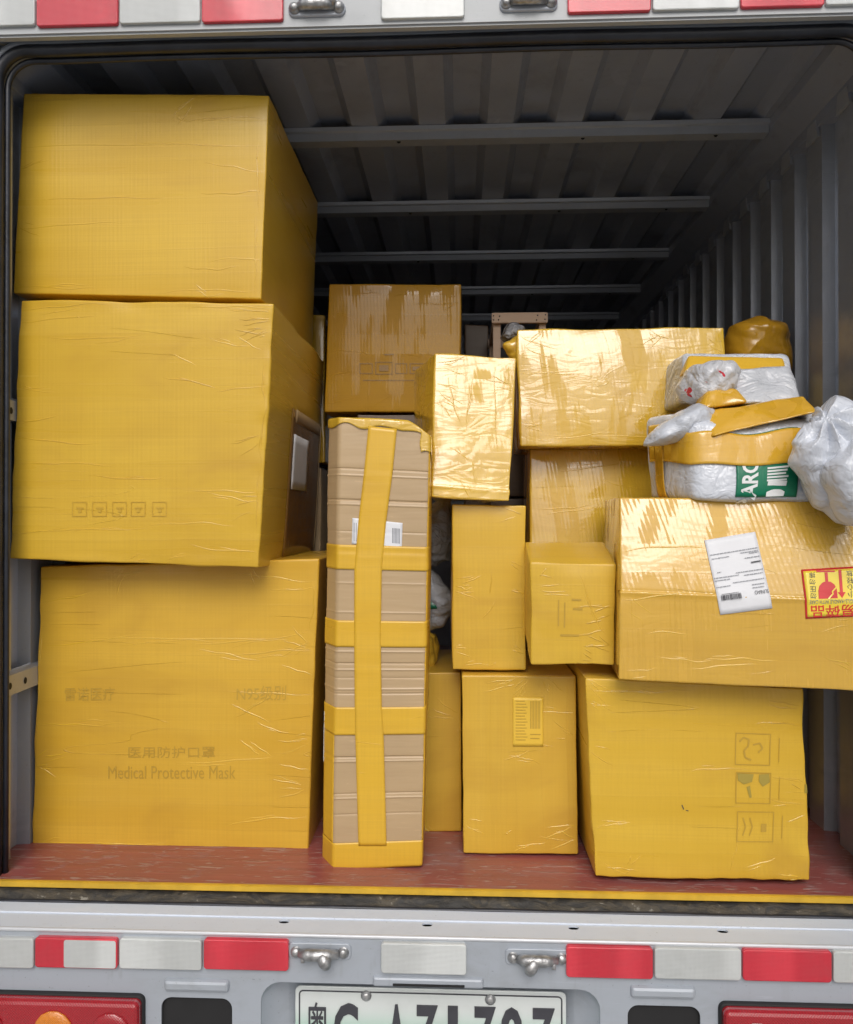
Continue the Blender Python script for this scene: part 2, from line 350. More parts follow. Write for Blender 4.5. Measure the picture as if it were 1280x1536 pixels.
def glyphs(body, bold=0.0):
    """flat mesh of a string: vertices in 2-D normalised so the string fills the unit box, and its triangles; aspect"""
    if (body, bold) in _txt_cache: return _txt_cache[body, bold]
    cu = bpy.data.curves.new('t', 'FONT'); cu.body = body; cu.resolution_u = 3; cu.offset = bold
    o = bpy.data.objects.new('t', cu); COL.objects.link(o)
    bpy.context.view_layer.update()
    me = bpy.data.meshes.new_from_object(o.evaluated_get(bpy.context.evaluated_depsgraph_get()))
    V = np.array([v.co[:2] for v in me.vertices]); T = [tuple(p.vertices) for p in me.polygons]
    bpy.data.objects.remove(o); bpy.data.curves.remove(cu); bpy.data.meshes.remove(me)
    lo, hi = V.min(0), V.max(0); asp = (hi[0] - lo[0]) / max(hi[1] - lo[1], 1e-6)
    _txt_cache[body, bold] = ((V - lo) / np.maximum(hi - lo, 1e-6), T, asp); return _txt_cache[body, bold]

# ---------------------------------------------------------------- wrapped box with creases, sagging faces and soft edges
class Waves:
    def __init__(s, seed, freq, n=14):
        r = np.random.RandomState(seed); d = r.normal(size=(n, 3)); d /= np.linalg.norm(d, axis=1)[:, None]
        s.k = d * freq * r.uniform(.5, 1.6, (n, 1)); s.p = r.uniform(0, 6.28, n); s.a = r.uniform(.5, 1, n); s.a /= np.sqrt((s.a ** 2).sum() / 2)
    def __call__(s, P): return (np.sin(P @ s.k.T + s.p) * s.a).sum(1)
class Carton:
    """cuboid whose front face is the quad TL,TR,BR,BL; metric surface coordinates (x, y, z) with x along the front, y into the depth, z up"""
    def __init__(s, name, quad, Y, depth, mat, yaw=0.0, r=.0035, bulge=.0025, rough=.00025, edge=0.0006, wr=(), seed=0, step=.006, warp=None, lift=0.0, back_shift=(0, 0)):
        Ys = Y if isinstance(Y, (list, tuple)) else [Y] * 4
        q = [at(*p, yy) for p, yy in zip(quad, Ys)]
        s.TL, s.TR, s.BR, s.BL = q
        s.W = (np.linalg.norm(s.TR - s.TL) + np.linalg.norm(s.BR - s.BL)) / 2; s.H = (np.linalg.norm(s.TL - s.BL) + np.linalg.norm(s.TR - s.BR)) / 2
        s.D = depth; s.org = (s.BL + s.BR) / 2; a = R_(yaw); s.dv = np.array([-math.sin(a) * depth, math.cos(a) * depth, back_shift[1]])
        up = ((s.TL + s.TR) - (s.BL + s.BR)) / 2; up /= np.linalg.norm(up); rt = (s.TR + s.BR - s.TL - s.BL) / 2; rt /= np.linalg.norm(rt)
        s.ax = (rt, s.dv / np.linalg.norm(s.dv), up)
        s.wr_all = wr; wr = [q for q in wr if q[0] == 0 and q[2] == 1]
        s.r, s.bulge, s.rough, s.edge, s.wr, s.warp = r, bulge, rough, edge, wr, warp
        s.w1, s.w2, s.w3 = Waves(seed * 5 + 1, 9), Waves(seed * 5 + 2, 30), Waves(seed * 5 + 3, 85); s.seed = seed
        nx, nz, ny = max(8, int(s.W / step)), max(8, int(s.H / step)), max(6, int(s.D / .03))
        def ticks(L, n): return np.concatenate([[0, r * .35, r * .75], np.linspace(r * 1.2, L - r * 1.2, n), [L - r * .75, L - r * .35, L]])
        X, Yt, Z = ticks(s.W, nx), ticks(s.D, ny), ticks(s.H, nz)
        if wr: Z = np.unique(np.round(np.concatenate([Z] + [q[1] * s.H + np.array([-.004, -.0022, -.001, 0, .001, .0022, .004]) for q in wr]), 5)); Z = Z[(Z >= 0) & (Z <= s.H)]; Z[-1] = s.H
        idx = {}; P = []; Fc = []
        def vid(i, j, k):
            t = (i, j, k)
            if t not in idx: idx[t] = len(P); P.append((X[i], Yt[j], Z[k]))
            return idx[t]
        I, J, K = len(X) - 1, len(Yt) - 1, len(Z) - 1
        for i in range(I):
            for k in range(K): Fc.append((vid(i, 0, k), vid(i + 1, 0, k), vid(i + 1, 0, k + 1), vid(i, 0, k + 1)))
        for j in range(J):
            for k in range(K):
                Fc.append((vid(0, j, k), vid(0, j, k + 1), vid(0, j + 1, k + 1), vid(0, j + 1, k)))
                Fc.append((vid(I, j, k), vid(I, j + 1, k), vid(I, j + 1, k + 1), vid(I, j, k + 1)))
            for i in range(I):
                Fc.append((vid(i, j, 0), vid(i, j + 1, 0), vid(i + 1, j + 1, 0), vid(i + 1, j, 0)))
                Fc.append((vid(i, j, K), vid(i + 1, j, K), vid(i + 1, j + 1, K), vid(i, j + 1, K)))
        Fc.append([vid(i, J, 0) for i in range(I)] + [vid(I, J, k) for k in range(K)] + [vid(i, J, K) for i in range(I, 0, -1)] + [vid(0, J, k) for k in range(K, 0, -1)])
        s.o = link(name, mesh(name, s.place(np.array(P)), Fc), mat, None, s.org); s.mat = mat
    def place(s, P, off=0.0, wk=1.0):
        P = np.asarray(P, float); dim = np.array([s.W, s.D, s.H]); Q = np.clip(P, s.r, dim - s.r); d = P - Q
        L = np.linalg.norm(d, axis=1)[:, None]; n = d / np.maximum(L, 1e-9); p = Q + n * s.r
        u, y, v = p[:, 0] / s.W, p[:, 1] / s.D, p[:, 2] / s.H
        dome_ = (np.clip(1 - (2 * u - 1) ** 4, 0, 1) * np.clip(1 - (2 * v - 1) ** 4, 0, 1)) * (np.abs(n[:, 1]) > .7) + (np.clip(1 - (2 * y - 1) ** 4, 0, 1) * np.clip(1 - (2 * v - 1) ** 4, 0, 1)) * (np.abs(n[:, 0]) > .7)
        e = np.sort(np.stack([np.minimum(p[:, a], dim[a] - p[:, a]) for a in range(3)]), 0)[1]; near = np.exp(-(e / .018) ** 2)
        h = s.bulge * dome_ * (.7 + .5 * s.w1(p)) + s.rough * (.6 * s.w1(p) + .4 * s.w2(p)) + s.edge * near * (.55 * s.w2(p) + .45 * s.w3(p))
        fr = p[:, 1] < s.r * .9
        for (u0, v0, u1, v1, hh, ww) in s.wr:
            A = np.array([u0 * s.W, v0 * s.H]); B = np.array([u1 * s.W, v1 * s.H]); ab = B - A; l2 = ab @ ab
            q = p[:, [0, 2]] - A; t = np.clip(q @ ab / l2, 0, 1)
            perp = q - t[:, None] * ab + np.stack([np.zeros(len(p)), .004 * np.sin(t * 9 + u0 * 30) * 0], 1)
            h = h + wk * fr * hh * np.exp(-((perp ** 2).sum(1)) / ww ** 2) * 1.0
        p = p + n * (h + off)[:, None]
        if s.warp: p = s.warp(p, s)
        u, y, v = (p[:, 0] / s.W)[:, None], (p[:, 1] / s.D)[:, None], (p[:, 2] / s.H)[:, None]
        return (s.BL * (1 - u) * (1 - v) + s.BR * u * (1 - v) + s.TR * u * v + s.TL * (1 - u) * v) + y * s.dv - s.org
    def creases(s, n=6, seed=0, mat=None, amp=1.0, manual=True):
        """thin sharp ridges where the film is gathered: the listed ones and small fans starting at the edges"""
        r = random.Random(seed + 500); lines = []
        if manual:
            for (u0, v0, u1, v1, h, w_) in s.wr_all:
                if (u0 == 0 and u1 == 1) or h < 0: continue
                lines.append((u0 * s.W, v0 * s.H, u1 * s.W, v1 * s.H, r.uniform(.0010, .0016), .0018))
                if r.random() < .6: o_ = r.uniform(-.012, .012); a = r.uniform(.1, .5); b = a + r.uniform(.2, .5); lines.append(((u0 + (u1 - u0) * a) * s.W, (v0 + (v1 - v0) * a) * s.H + o_, (u0 + (u1 - u0) * b) * s.W, (v0 + (v1 - v0) * b) * s.H + o_ * .6, .0009, .0014))
        for _ in range(n):
            sd = r.choice('lrlrrtb'); t = r.random()
            if sd in 'lr': c = np.array([0.002 if sd == 'l' else s.W - .002, t * s.H]); ang = (0 if sd == 'l' else math.pi) + r.uniform(-.5, .5)
            else: c = np.array([t * s.W, .002 if sd == 'b' else s.H - .002]); ang = (math.pi / 2 if sd == 'b' else -math.pi / 2) + r.choice([-1, 1]) * r.uniform(.5, 1.2)
            for k in range(r.randint(2, 4)):
                a = ang + (k - 1.5) * r.uniform(.10, .3); L = r.uniform(.012, .07) * amp; st = c + np.array([0, r.uniform(-.012, .012)]) + r.uniform(0, .02) * np.array([math.cos(a), math.sin(a)])
                lines.append((st[0], st[1], st[0] + L * math.cos(a), st[1] + L * math.sin(a), r.uniform(.0007, .0014), .0014))
        V = []; Fc = []
        for (x0, z0, x1, z1, h, w_) in lines:
            L = math.hypot(x1 - x0, z1 - z0); m = max(6, int(L / .007)); ph = r.uniform(0, 6); nx_, nz_ = -(z1 - z0) / L, (x1 - x0) / L; b0 = len(V); off = []
            wob = min(.0035, L * .03); f1, f2 = r.uniform(3, 6), r.uniform(9, 15)
            for i in range(m + 1):
                t = i / m; tp = max(0.02, math.sin(math.pi * min(1, t * 1.0)) ** .6); d = wob * (math.sin(f1 * t + ph) + .4 * math.sin(f2 * t + ph)); cx, cz = x0 + (x1 - x0) * t + nx_ * d, z0 + (z1 - z0) * t + nz_ * d
                for q, hh in ((-w_ * tp, -.0003), (w_ * .25 * tp, h * tp), (w_ * .9 * tp, -.0003)):
                    V.append((min(max(cx + nx_ * q, .001), s.W - .001), 0, min(max(cz + nz_ * q, .001), s.H - .001), hh))
            for i in range(m):
                for k in (0, 1): a = b0 + i * 3 + k; Fc.append((a, a + 3, a + 4, a + 1))
        if not V: return
        V = np.array(V); o = link('film_creases', mesh('film_creases', s.place(V[:, :3], V[:, 3]), Fc), mat or 'crease', s.o); o['kind'] = 'stuff'; return o
    def uv(s, px, py):
        d = ray(px, py); nrm = np.cross(s.BR - s.BL, s.TL - s.BL); o = np.array([0, 0, CAM_Z]); t = ((s.BL - o) @ nrm) / (d @ nrm); X = o + d * t
        e1, e2 = s.BR - s.BL, s.TL - s.BL; A = np.stack([e1, e2], 1); u, v = np.linalg.lstsq(A, X - s.BL, rcond=None)[0]
        return u * s.W, v * s.H
    def sheet(s, name, mat, x0, x1, z0, z1, off=.0012, skew=0.0, step=.006, jag=0.0, wk=1.0):
        """thin strip lying on the front (x may be negative: wraps round the left side)"""
        nx, nz = max(2, int(abs(x1 - x0) / step)), max(2, int(abs(z1 - z0) / step))
        U, Vv = np.meshgrid(np.linspace(x0, x1, nx + 1), np.linspace(z0, z1, nz + 1)); U = U + skew * (Vv - z0); U, Vv = U.ravel(), Vv.ravel()
        if jag: ju = Waves(int(abs(z1) * 1e4) % 999, 90); q0 = np.stack([U, 0 * U, 0 * U], 1); Vv = Vv + jag * (z1 - Vv) / (z1 - z0) * ju(q0); q1 = np.stack([0 * U, 0 * U, Vv], 1); U = U + jag * ju(q1 + 3) * (x1 - U) / (x1 - x0) * .6
        P = np.stack([np.clip(U, 0, s.W), np.where(U < 0, -U, np.where(U > s.W, U - s.W, 0)), Vv], 1)
        Fc = [(k * (nx + 1) + i, k * (nx + 1) + i + 1, (k + 1) * (nx + 1) + i + 1, (k + 1) * (nx + 1) + i) for k in range(nz) for i in range(nx)]
        o = link(name, mesh(name, s.place(P, off, wk), Fc), mat, s.o); return s.solid(o)
    def solid(s, o, t=.0006):
        m = o.modifiers.new('thickness', 'SOLIDIFY'); m.thickness = t; m.offset = 1.0; return o
    def quad_sheet(s, name, mat, px, off=.0012, n=14, curl=0.0):
        c = [np.array(s.uv(*p)) for p in px]     # TL TR BR BL in photograph pixels
        P = []
        for k in range(n + 1):
            for i in range(n + 1):
                a, b = i / n, k / n; q = (c[3] * (1 - a) + c[2] * a) * (1 - b) + (c[0] * (1 - a) + c[1] * a) * b; P.append((q[0], 0, q[1]))
        Fc = [(k * (n + 1) + i, k * (n + 1) + i + 1, (k + 1) * (n + 1) + i + 1, (k + 1) * (n + 1) + i) for k in range(n) for i in range(n)]
        return s.solid(link(name, mesh(name, s.place(np.array(P), off), Fc), mat, s.o))
    def text(s, name, mat, body, px, off=.0012, bold=0.0):
        """string filling the pixel quad TL TR BR BL (reading direction TL to TR)"""
        V, T, asp = glyphs(body, bold); c = [np.array(s.uv(*p)) for p in px]
        a, b = V[:, :1], V[:, 1:]; q = (c[3] * (1 - a) + c[2] * a) * (1 - b) + (c[0] * (1 - a) + c[1] * a) * b
        P = np.stack([q[:, 0], np.zeros(len(q)), q[:, 1]], 1)
        return link(name, mesh(name, s.place(P, off), T, False), mat, s.o)
    def shape(s, name, mat, polys, off=.0012):
        """list of pixel polygons joined into one flat printed mark"""
        V = []; Fc = []
        for pl in polys:
            Fc.append(list(range(len(V), len(V) + len(pl))))
            for p in pl: a = s.uv(*p); V.append((a[0], 0, a[1]))
        return link(name, mesh(name, s.place(np.array(V), off), Fc, False), mat, s.o)
def rect_px(x0, y0, x1, y1): return [(x0, y0), (x1, y0), (x1, y1), (x0, y1)]
def frame_px(x0, y0, x1, y1, t): return [rect_px(x0, y0, x1, y0 + t), rect_px(x0, y1 - t, x1, y1), rect_px(x0, y0 + t, x0 + t, y1 - t), rect_px(x1 - t, y0 + t, x1, y1 - t)]
def rand_wr(seed, n, lo=(.0015, .004), vert=False):
    r = random.Random(seed); out = []
    for _ in range(n):
        e = r.choice(['l', 'r', 'any', 'r']); v = r.random(); l = r.uniform(.06, .38)
        u0 = 0 if e == 'l' else 1 - l if e == 'r' else r.uniform(0, 1 - l)
        out.append((u0, v, u0 + l, v + r.uniform(-.05, .05), r.uniform(*lo), r.uniform(.004, .007)))
    return out

# ---------------------------------------------------------------- pillow-shaped bag with a given outline
def pillow(name, mat, outline, Y, thick, seed=0, crumple=.006, nr=40, na=120, flat_back=.5, parent=None, power=.55, gather=None):
    """closed bag: outline in photograph pixels at depth Y (a measure of its width and height), bulging thick/2 forward, thick*flat_back behind"""
    P = [at(px, py, Y) for px, py in outline]; P = np.array(P); c = P.mean(0)
    closed = np.vstack([P, P[:1]]); seg = np.linalg.norm(np.diff(closed, axis=0), axis=1); cum = np.concatenate([[0], np.cumsum(seg)])
    t = np.linspace(0, cum[-1], na, endpoint=False); ring = np.stack([np.interp(t, cum, closed[:, a]) for a in range(3)], 1)
    for _ in range(2): ring = .5 * ring + .25 * (np.roll(ring, 1, 0) + np.roll(ring, -1, 0))
    V = []; Fc = []
    rows = np.linspace(-1, 1, 2 * nr + 1)[1:-1]
    for q in rows:                       # q=-1 front pole, 0 rim, 1 back pole
        a = (1 - abs(q)); rad = math.sin(a * math.pi / 2) ** .8; dep = (1 - rad ** 2.6) ** power
        y = -thick * .5 * dep if q < 0 else thick * flat_back * dep
        pts = c + (ring - c) * rad; pts[:, 1] += y; V.append(pts)
    m = len(V); V = np.vstack(V)
    base = np.array([c[0], c[1], P[:, 2].min()])
    for i in range(m - 1):
        for k in range(na): Fc.append((i * na + k, i * na + (k + 1) % na, (i + 1) * na + (k + 1) % na, (i + 1) * na + k))
    Fc.append(list(range(na))[::-1]); Fc.append([(m - 1) * na + k for k in range(na)])
    L = V - c
    fold = 0
    for i, (fq, am, nn) in enumerate(((32, .50, 4), (80, .34, 4), (200, .11, 4))):
        rs = np.random.RandomState(seed * 9 + i)
        wob = Waves(seed * 9 + i + 77, fq * .35, 5)(L) * .9
        for _ in range(nn):
            d = rs.normal(size=3); d[1] *= .5; d /= np.linalg.norm(d); ph = (L @ d) * fq * rs.uniform(.6, 1.5) + rs.uniform(0, 6.28) + wob * rs.uniform(.3, 1)
            fold = fold + am * (2 / math.pi) * np.arcsin(np.sin(ph))
    if gather:
        gp = at(*gather, Y) - c; dx, dz = L[:, 0] - gp[0], L[:, 2] - gp[2]; rr = np.hypot(dx, dz)
        fold = fold * np.clip(.35 + .65 * (1 - np.exp(-(rr / .05) ** 2)), 0, 1) + 1.5 * (2 / math.pi) * np.arcsin(np.sin(np.arctan2(dz, dx) * 9 + 14 * rr)) * np.exp(-rr / .07) * np.clip(rr / .015, 0, 1)
    rad = np.linalg.norm(L, axis=1)[:, None]; nrm = L / np.maximum(rad, 1e-6); nrm[:, 1] *= 1.5
    V = V + nrm * (crumple * fold)[:, None]
    return link(name, mesh(name, V - base, Fc), mat, parent, base), c, base

# ================================================================ the setting
def _plane(name, s, z, mat):
    return link(name, mesh(name, [(-s, -s, z), (s, -s, z), (s, s, z), (-s, s, z)], [(0, 1, 2, 3)], False), mat)
g_ = _plane('ground', 150, 0.0, 'ground'); g_['kind'] = 'structure'

# ================================================================ the truck (one thing, many parts)
T0 = Vector((-.05, 2.8, 0)); truck = empty('cargo_truck', T0)
tag(truck, 'silver grey box truck with open rear cargo bay, reflector strips and green plate', 'truck')
def zpx(py, Y, px=640): return at(px, py, Y)[2]
def xpx(px, Y, py=768): return at(px, py, Y)[0]
XL, XR = -.906, .80                       # inner faces of the ribbed side walls
JL, JR = -.893, .767                      # edges of the rear opening
YO, YH, YB, YE = 1.48, 1.445, 1.354, 4.25
ZC = CAM_Z + .955                         # flat of the roof sheet
zh0 = zpx(38, YH)
def holed_plate(name, mat, parent, outline, holes, thick, to3):
    cu = bpy.data.curves.new('p', 'CURVE'); cu.dimensions = '2D'; cu.fill_mode = 'BOTH'; cu.extrude = thick / 2
    for lp in [outline] + holes:
        sp = cu.splines.new('POLY'); sp.points.add(len(lp) - 1); sp.use_cyclic_u = True
        for p, q in zip(sp.points, lp): p.co = (q[0], q[1], 0, 1)
    o = bpy.data.objects.new('p', cu); COL.objects.link(o); bpy.context.view_layer.update()
    me = bpy.data.meshes.new_from_object(o.evaluated_get(bpy.context.evaluated_depsgraph_get())); bpy.data.objects.remove(o); bpy.data.curves.remove(cu)
    for v in me.vertices: v.co = to3(*v.co)
    me.name = name; me.materials.clear(); bm = bmesh.new(); bm.from_mesh(me); bmesh.ops.recalc_face_normals(bm, faces=bm.faces); bm.to_mesh(me); bm.free()
    return link(name, me, mat, parent)
# floor, edge strip, threshold, sill
box('floor_panel', 'floor', truck, XL - .03, XR + .03, 1.4705, YE, FLOOR - .03, FLOOR, .001)
box('floor_edge_strip', 'yellow_trim', truck, XL - .03, XR + .03, 1.461, 1.470, FLOOR - .0095, FLOOR + .0015, .0012)
def strip_noise(name, mat, prof, x0, x1, amp, seed, n=260):
    rs = Waves(seed, 60); xs = np.linspace(x0, x1, n); m = len(prof); V = []; Fc = []
    for x in xs:
        for (y, z) in prof: V.append((x, y, z))
    V = np.array(V); d = rs(V) * amp; d2 = Waves(seed + 1, 200)(V) * amp * .6; V[:, 1] += (d + d2) * .6; V[:, 2] += (d2 - d) * .5
    for i in range(n - 1):
        for k in range(m - 1): Fc.append((i * m + k, (i + 1) * m + k, (i + 1) * m + k + 1, i * m + k + 1))
    return link(name, mesh(name, V, Fc), mat, truck)
zs = CAM_Z - .722
strip_noise('threshold_seal', 'grime', [(1.475, FLOOR - .012), (1.462, FLOOR - .014), (1.457, FLOOR - .017), (1.454, FLOOR - .024), (1.451, FLOOR - .029), (1.449, FLOOR - .032), (1.448, FLOOR - .06)], XL - .05, XR + .05, .0012, 3)
tube('threshold_lip', 'rubber', truck, [(x, 1.447, zs + .003 + .0006 * math.sin(x * 23)) for x in np.linspace(-.95, .86, 60)], .0045, 8)
def oval(cx, cy, a, b, n=14): return [(cx + a * math.copysign(abs(math.cos(t)) ** .7, math.cos(t)), cy + b * math.sin(t)) for t in np.linspace(0, 2 * math.pi, n, endpoint=False)]
slots = []
for px in (-8, 427, 641, 860, 1083):
    Yh = 1.398; slots.append(oval(xpx(px, Yh), Yh, .0095, .0065))
holed_plate('rear_sill', 'paint_sill', truck, [(-.99, YB + .002), (.89, YB + .002), (.89, 1.452), (-.99, 1.452)], slots, .003, lambda x, y, z: (x, y, zs + z + (.003 if y > 1.41 else 0)))
box('sill_cavity', 'dark', truck, -.98, .88, YB + .006, 1.44, zs - .05, zs - .02, 0)
tube('sill_edge_bead', 'paint_light', truck, [(x, YB + .004, zs - .001) for x in np.linspace(-.99, .89, 30)], .004, 8)
tube('sill_seam', 'paint_sill', truck, [(x, 1.41, zs + .0022) for x in np.linspace(-.99, .89, 40)], .0022, 6)
# rear face with openings
rec_l = rrect(xpx(243, YB), xpx(349, YB), CAM_Z - .955, zpx(1498, YB, 296), .018)
rec_r = rrect(xpx(941, YB), xpx(1050, YB), CAM_Z - .955, zpx(1510, YB, 996), .018)
pk = (xpx(392, YB), xpx(900, YB), CAM_Z - 1.0, zpx(1480, YB, 645)); pocket = rrect(*pk, .035)
holed_plate('rear_panel', 'paint', truck, [(-.99, CAM_Z - 1.03), (.89, CAM_Z - 1.03), (.89, zs - .002), (-.99, zs - .002)], [rec_l, rec_r, pocket], .004, lambda x, z, t: (x, YB + .004 + t, z))
for rc in (rec_l, rec_r):
    xs_ = [p[0] for p in rc]; z_ = [p[1] for p in rc]
    prism('step_recess', 'dark', truck, [(min(xs_) - .01, YB + .01), (max(xs_) + .01, YB + .01), (max(xs_) + .01, YB + .07), (min(xs_) - .01, YB + .07)], 'z', min(z_) - .01, max(z_) + .012)
# the pocket around the number plate
def frustum(name, mat, a, b, ya, yb):
    n = len(a); V = [(p[0], ya, p[1]) for p in a] + [(p[0], yb, p[1]) for p in b]
    Fc = [(i, (i + 1) % n, n + (i + 1) % n, n + i) for i in range(n)] + [[n + i for i in range(n)]]
    return link(name, mesh(name, V, Fc), mat, truck)
pin = rrect(pk[0] + .035, pk[1] - .035, pk[2] + .01, pk[3] - .003, .02)
frustum('plate_pocket', 'paint', pocket, pin, YB + .006, YB + .058)
for a0, a1, py0, py1 in ((248, 345, 1468, 1486), (945, 1042, 1478, 1496)):
    slab('pressed_ledge', 'paint', truck, xpx(a0, YB), xpx(a1, YB), zpx(py1, YB, a0), zpx(py0, YB, a0), .006, YB + .003, YB - .006, .006)
slab('plate_lamp_housing', 'paint', truck, xpx(560, YB), xpx(725, YB), zpx(1481, YB), zpx(1466, YB), .004, YB + .02, YB - .004, .004)
box('plate_lamp_slot', 'dark', truck, xpx(590, YB), xpx(697, YB), YB - .006, YB + .01, zpx(1478, YB), zpx(1474.5, YB), .0005)
# bumper below the picture, side skins, roof skin, back wall
box('bumper', 'paint', truck, -.97, .87, YB - .02, YB + .12, .26, CAM_Z - 1.032, .012)
for nm, xi, xo, s in (('side_wall', XL, -.99, -1), ('side_wall', XR, .89, 1)):
    pts = [(xi, 1.502), (xi, 1.560), (xi + s * .026, 1.566)]; y = 1.584
    while y < YE - .15:
        pts += [(xi + s * .026, y + .045), (xi, y + .049), (xi, y + .119), (xi + s * .026, y + .125)]; y += .143
    pts += [(xi + s * .026, YE), (xo, YE), (xo, 1.502)]
    prism(nm, 'inner', truck, pts, 'z', FLOOR - .10, CAM_Z + .872)
box('front_wall', 'inner', truck, -.99, .89, YE, YE + .03, FLOOR - .1, ZC + .06, .002)
pts = [(-.99, ZC)]; x = -.86
cells = []
while x < .70:
    cells.append(x); x += .165
for x in cells: pts += [(x, ZC), (x + .020, ZC + .024), (x + .082, ZC + .024), (x + .102, ZC)]
pts += [(.89, ZC), (.89, ZC + .07), (-.99, ZC + .07)]
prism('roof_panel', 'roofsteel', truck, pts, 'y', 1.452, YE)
for s, xw, xb in ((1, XR, .742), (-1, XL, -.84)):   # folded rail between wall top and roof
    prism('roof_rail', 'roofsteel', truck, [(xb, ZC - .001), (xb + s * .004, ZC - .022), (xw - s * .004, CAM_Z + .895), (xw - s * .006, CAM_Z + .866), (xw + s * .06, CAM_Z + .866), (xw + s * .06, ZC - .001)][::1], 'y', 1.503, YE)
for Yb in (1.917, 2.375, 2.83, 3.27, 3.71):
    b_ = prism('roof_bar', 'bar', truck, [(Yb, ZC - .001), (Yb + .002, ZC - .010), (Yb + .010, ZC - .012), (Yb + .012, ZC - .030), (Yb + .046, ZC - .030), (Yb + .048, ZC - .001)], 'x', -.838, .744)
    for xr_ in (-.55, -.15, .30, .62): dome('bolt', 'dark', b_, (xr_, Yb + .02, ZC - .030), .004, .001, -1)
y = 1.584
for k in range(11):                        # gusset tabs on top of the ribs
    br = prism('rib_bracket', 'bar', truck, [(y + .055, CAM_Z + .845), (y + .115, CAM_Z + .845), (y + .105, CAM_Z + .885), (y + .065, CAM_Z + .885)], 'x', XR - .007, XR - .001)
    y += .143
for zz_ in (CAM_Z - .335, CAM_Z + .215):   # perforated lashing rail on the near wall
    rl = prism('lashing_rail', 'bar', truck, [(XL + .001, zz_ - .022), (XL + .010, zz_ - .022), (XL + .010, zz_ + .018), (XL - .002, zz_ + .026)], 'y', 1.51, 3.9)
    for k in range(14):
        yk = 1.54 + k * .055
        n = 12; V = [(XL + .0106, yk + .006 * math.cos(2 * math.pi * i / n), zz_ - .003 + .007 * math.sin(2 * math.pi * i / n)) for i in range(n)]
        link('rail_hole', mesh('rail_hole', V, [list(range(n))], False), 'dark', rl)
# header and jambs
box('rear_header', 'paint_header', truck, -.99, .89, YH, YH + .02, zh0, zh0 + .34, .004)
prism('header_flange', 'paint', truck, [(YH + .004, zh0 + .003), (1.499, zpx(52, 1.499)), (1.499, zh0 + .05), (YH + .021, zh0 + .05)], 'x', -.985, .885)
for x0, x1 in ((-.99, JL - .012), (JR + .012, .89)): box('rear_jamb', 'paint', truck, x0, x1, YH, 1.500, CAM_Z - .72, zh0 - .001, .004)
zt = zpx(63, 1.49)
def seal_path(ins, r, Y):
    x0, x1, z1 = JL + ins, JR - ins, zt - ins; p = [(x0, Y, FLOOR - .02), (x0, Y, FLOOR + .6), (x0, Y, z1 - r)]
    for i in range(1, 11): a = R_(180 - 9 * i); p.append((x0 + r + r * math.cos(a), Y, z1 - r + r * math.sin(a)))
    for i in range(1, 30): xx = x0 + r + (x1 - x0 - 2 * r) * i / 30; p.append((xx, Y, z1 + .0012 * math.sin(xx * 9)))
    for i in range(0, 11): a = R_(90 - 9 * i); p.append((x1 - r + r * math.cos(a), Y, z1 - r + r * math.sin(a)))
    return p + [(x1, Y, FLOOR + .6), (x1, Y, FLOOR - .02)]
tube('door_seal', 'rubber', truck, seal_path(0, .06, 1.486), .0115, 12)
tube('door_seal_lip', 'rubber', truck, seal_path(.012, .055, 1.500), .006, 8)
tube('opening_flange', 'paint', truck, seal_path(-.016, .07, 1.488), .007, 8)
box('roof_skin', 'paint_light', truck, -.99, .89, YH, YE, ZC + .075, ZC + .095, .006)
# two rear doors swung open beside the bay, outside the picture
for sx, hx in ((-1, -.985), (1, .885)):
    dr = empty('rear_door', (hx, YH - .012, 0), truck); dr.rotation_euler[2] = R_(102 * sx)
    w_ = .86; x0, x1 = (0, w_) if sx < 0 else (-w_, 0)
    box('door_skin', 'paint_header', dr, x0, x1, -.016, .016, CAM_Z - .70, zh0 + .02, .004)
    for zz_ in (CAM_Z - .45, CAM_Z + .05, CAM_Z + .55): box('door_rib', 'paint', dr, x0 + .08, x1 - .08, .016, .028, zz_ - .03, zz_ + .03, .004)
    xr_ = x1 - .05 if sx < 0 else x0 + .05
    tube('lock_rod', 'steel', dr, [(xr_, -.034, CAM_Z - .74), (xr_, -.034, zh0 + .04)], .011, 10)
    for zz_ in (CAM_Z - .5, CAM_Z + .6): box('hinge', 'steel', dr, -.02 if sx < 0 else -.06, .06 if sx < 0 else .02, -.024, -.0165, zz_ - .04, zz_ + .04, .002)
# reflectors: (left px, right px, bottom px at left, kind)
def reflectors(rows, Y, dy, hgt):
    for a, b, py, kind in rows:
        x0, x1 = xpx(a, Y, py), xpx(b, Y, py); z0 = zpx(py, Y, (a + b) / 2)
        o = slab('reflector', 'refl_' + kind, truck, x0, x1, z0, z0 + hgt, .006, Y + dy, Y - .007, .0022)
        if a == 55: slab('worn_foil', 'refl_white', o, x0 + .052, x1 - .002, z0 + .002, z0 + hgt - .003, .004, Y - .0065, Y - .0078, .0005)
reflectors([(-75, 53, 1449, 'white'), (55, 178, 1450, 'red'), (181, 304, 1452, 'white'), (307, 434, 1453, 'red'), (572, 700, 1459, 'white'), (849, 979, 1465, 'red'), (981, 1111, 1467, 'white'), (1113, 1246, 1470, 'red'), (1248, 1380, 1473, 'white')], YB, .002, .0525)
reflectors([(-72, 55, 42, 'white'), (57, 179, 41, 'red'), (181, 302, 37, 'white'), (304, 426, 35, 'red'), (572, 697, 30, 'white'), (851, 976, 21, 'red'), (978, 1108, 17, 'white'), (1110, 1235, 13, 'red'), (1237, 1365, 9, 'white')], YH, .001, .055)
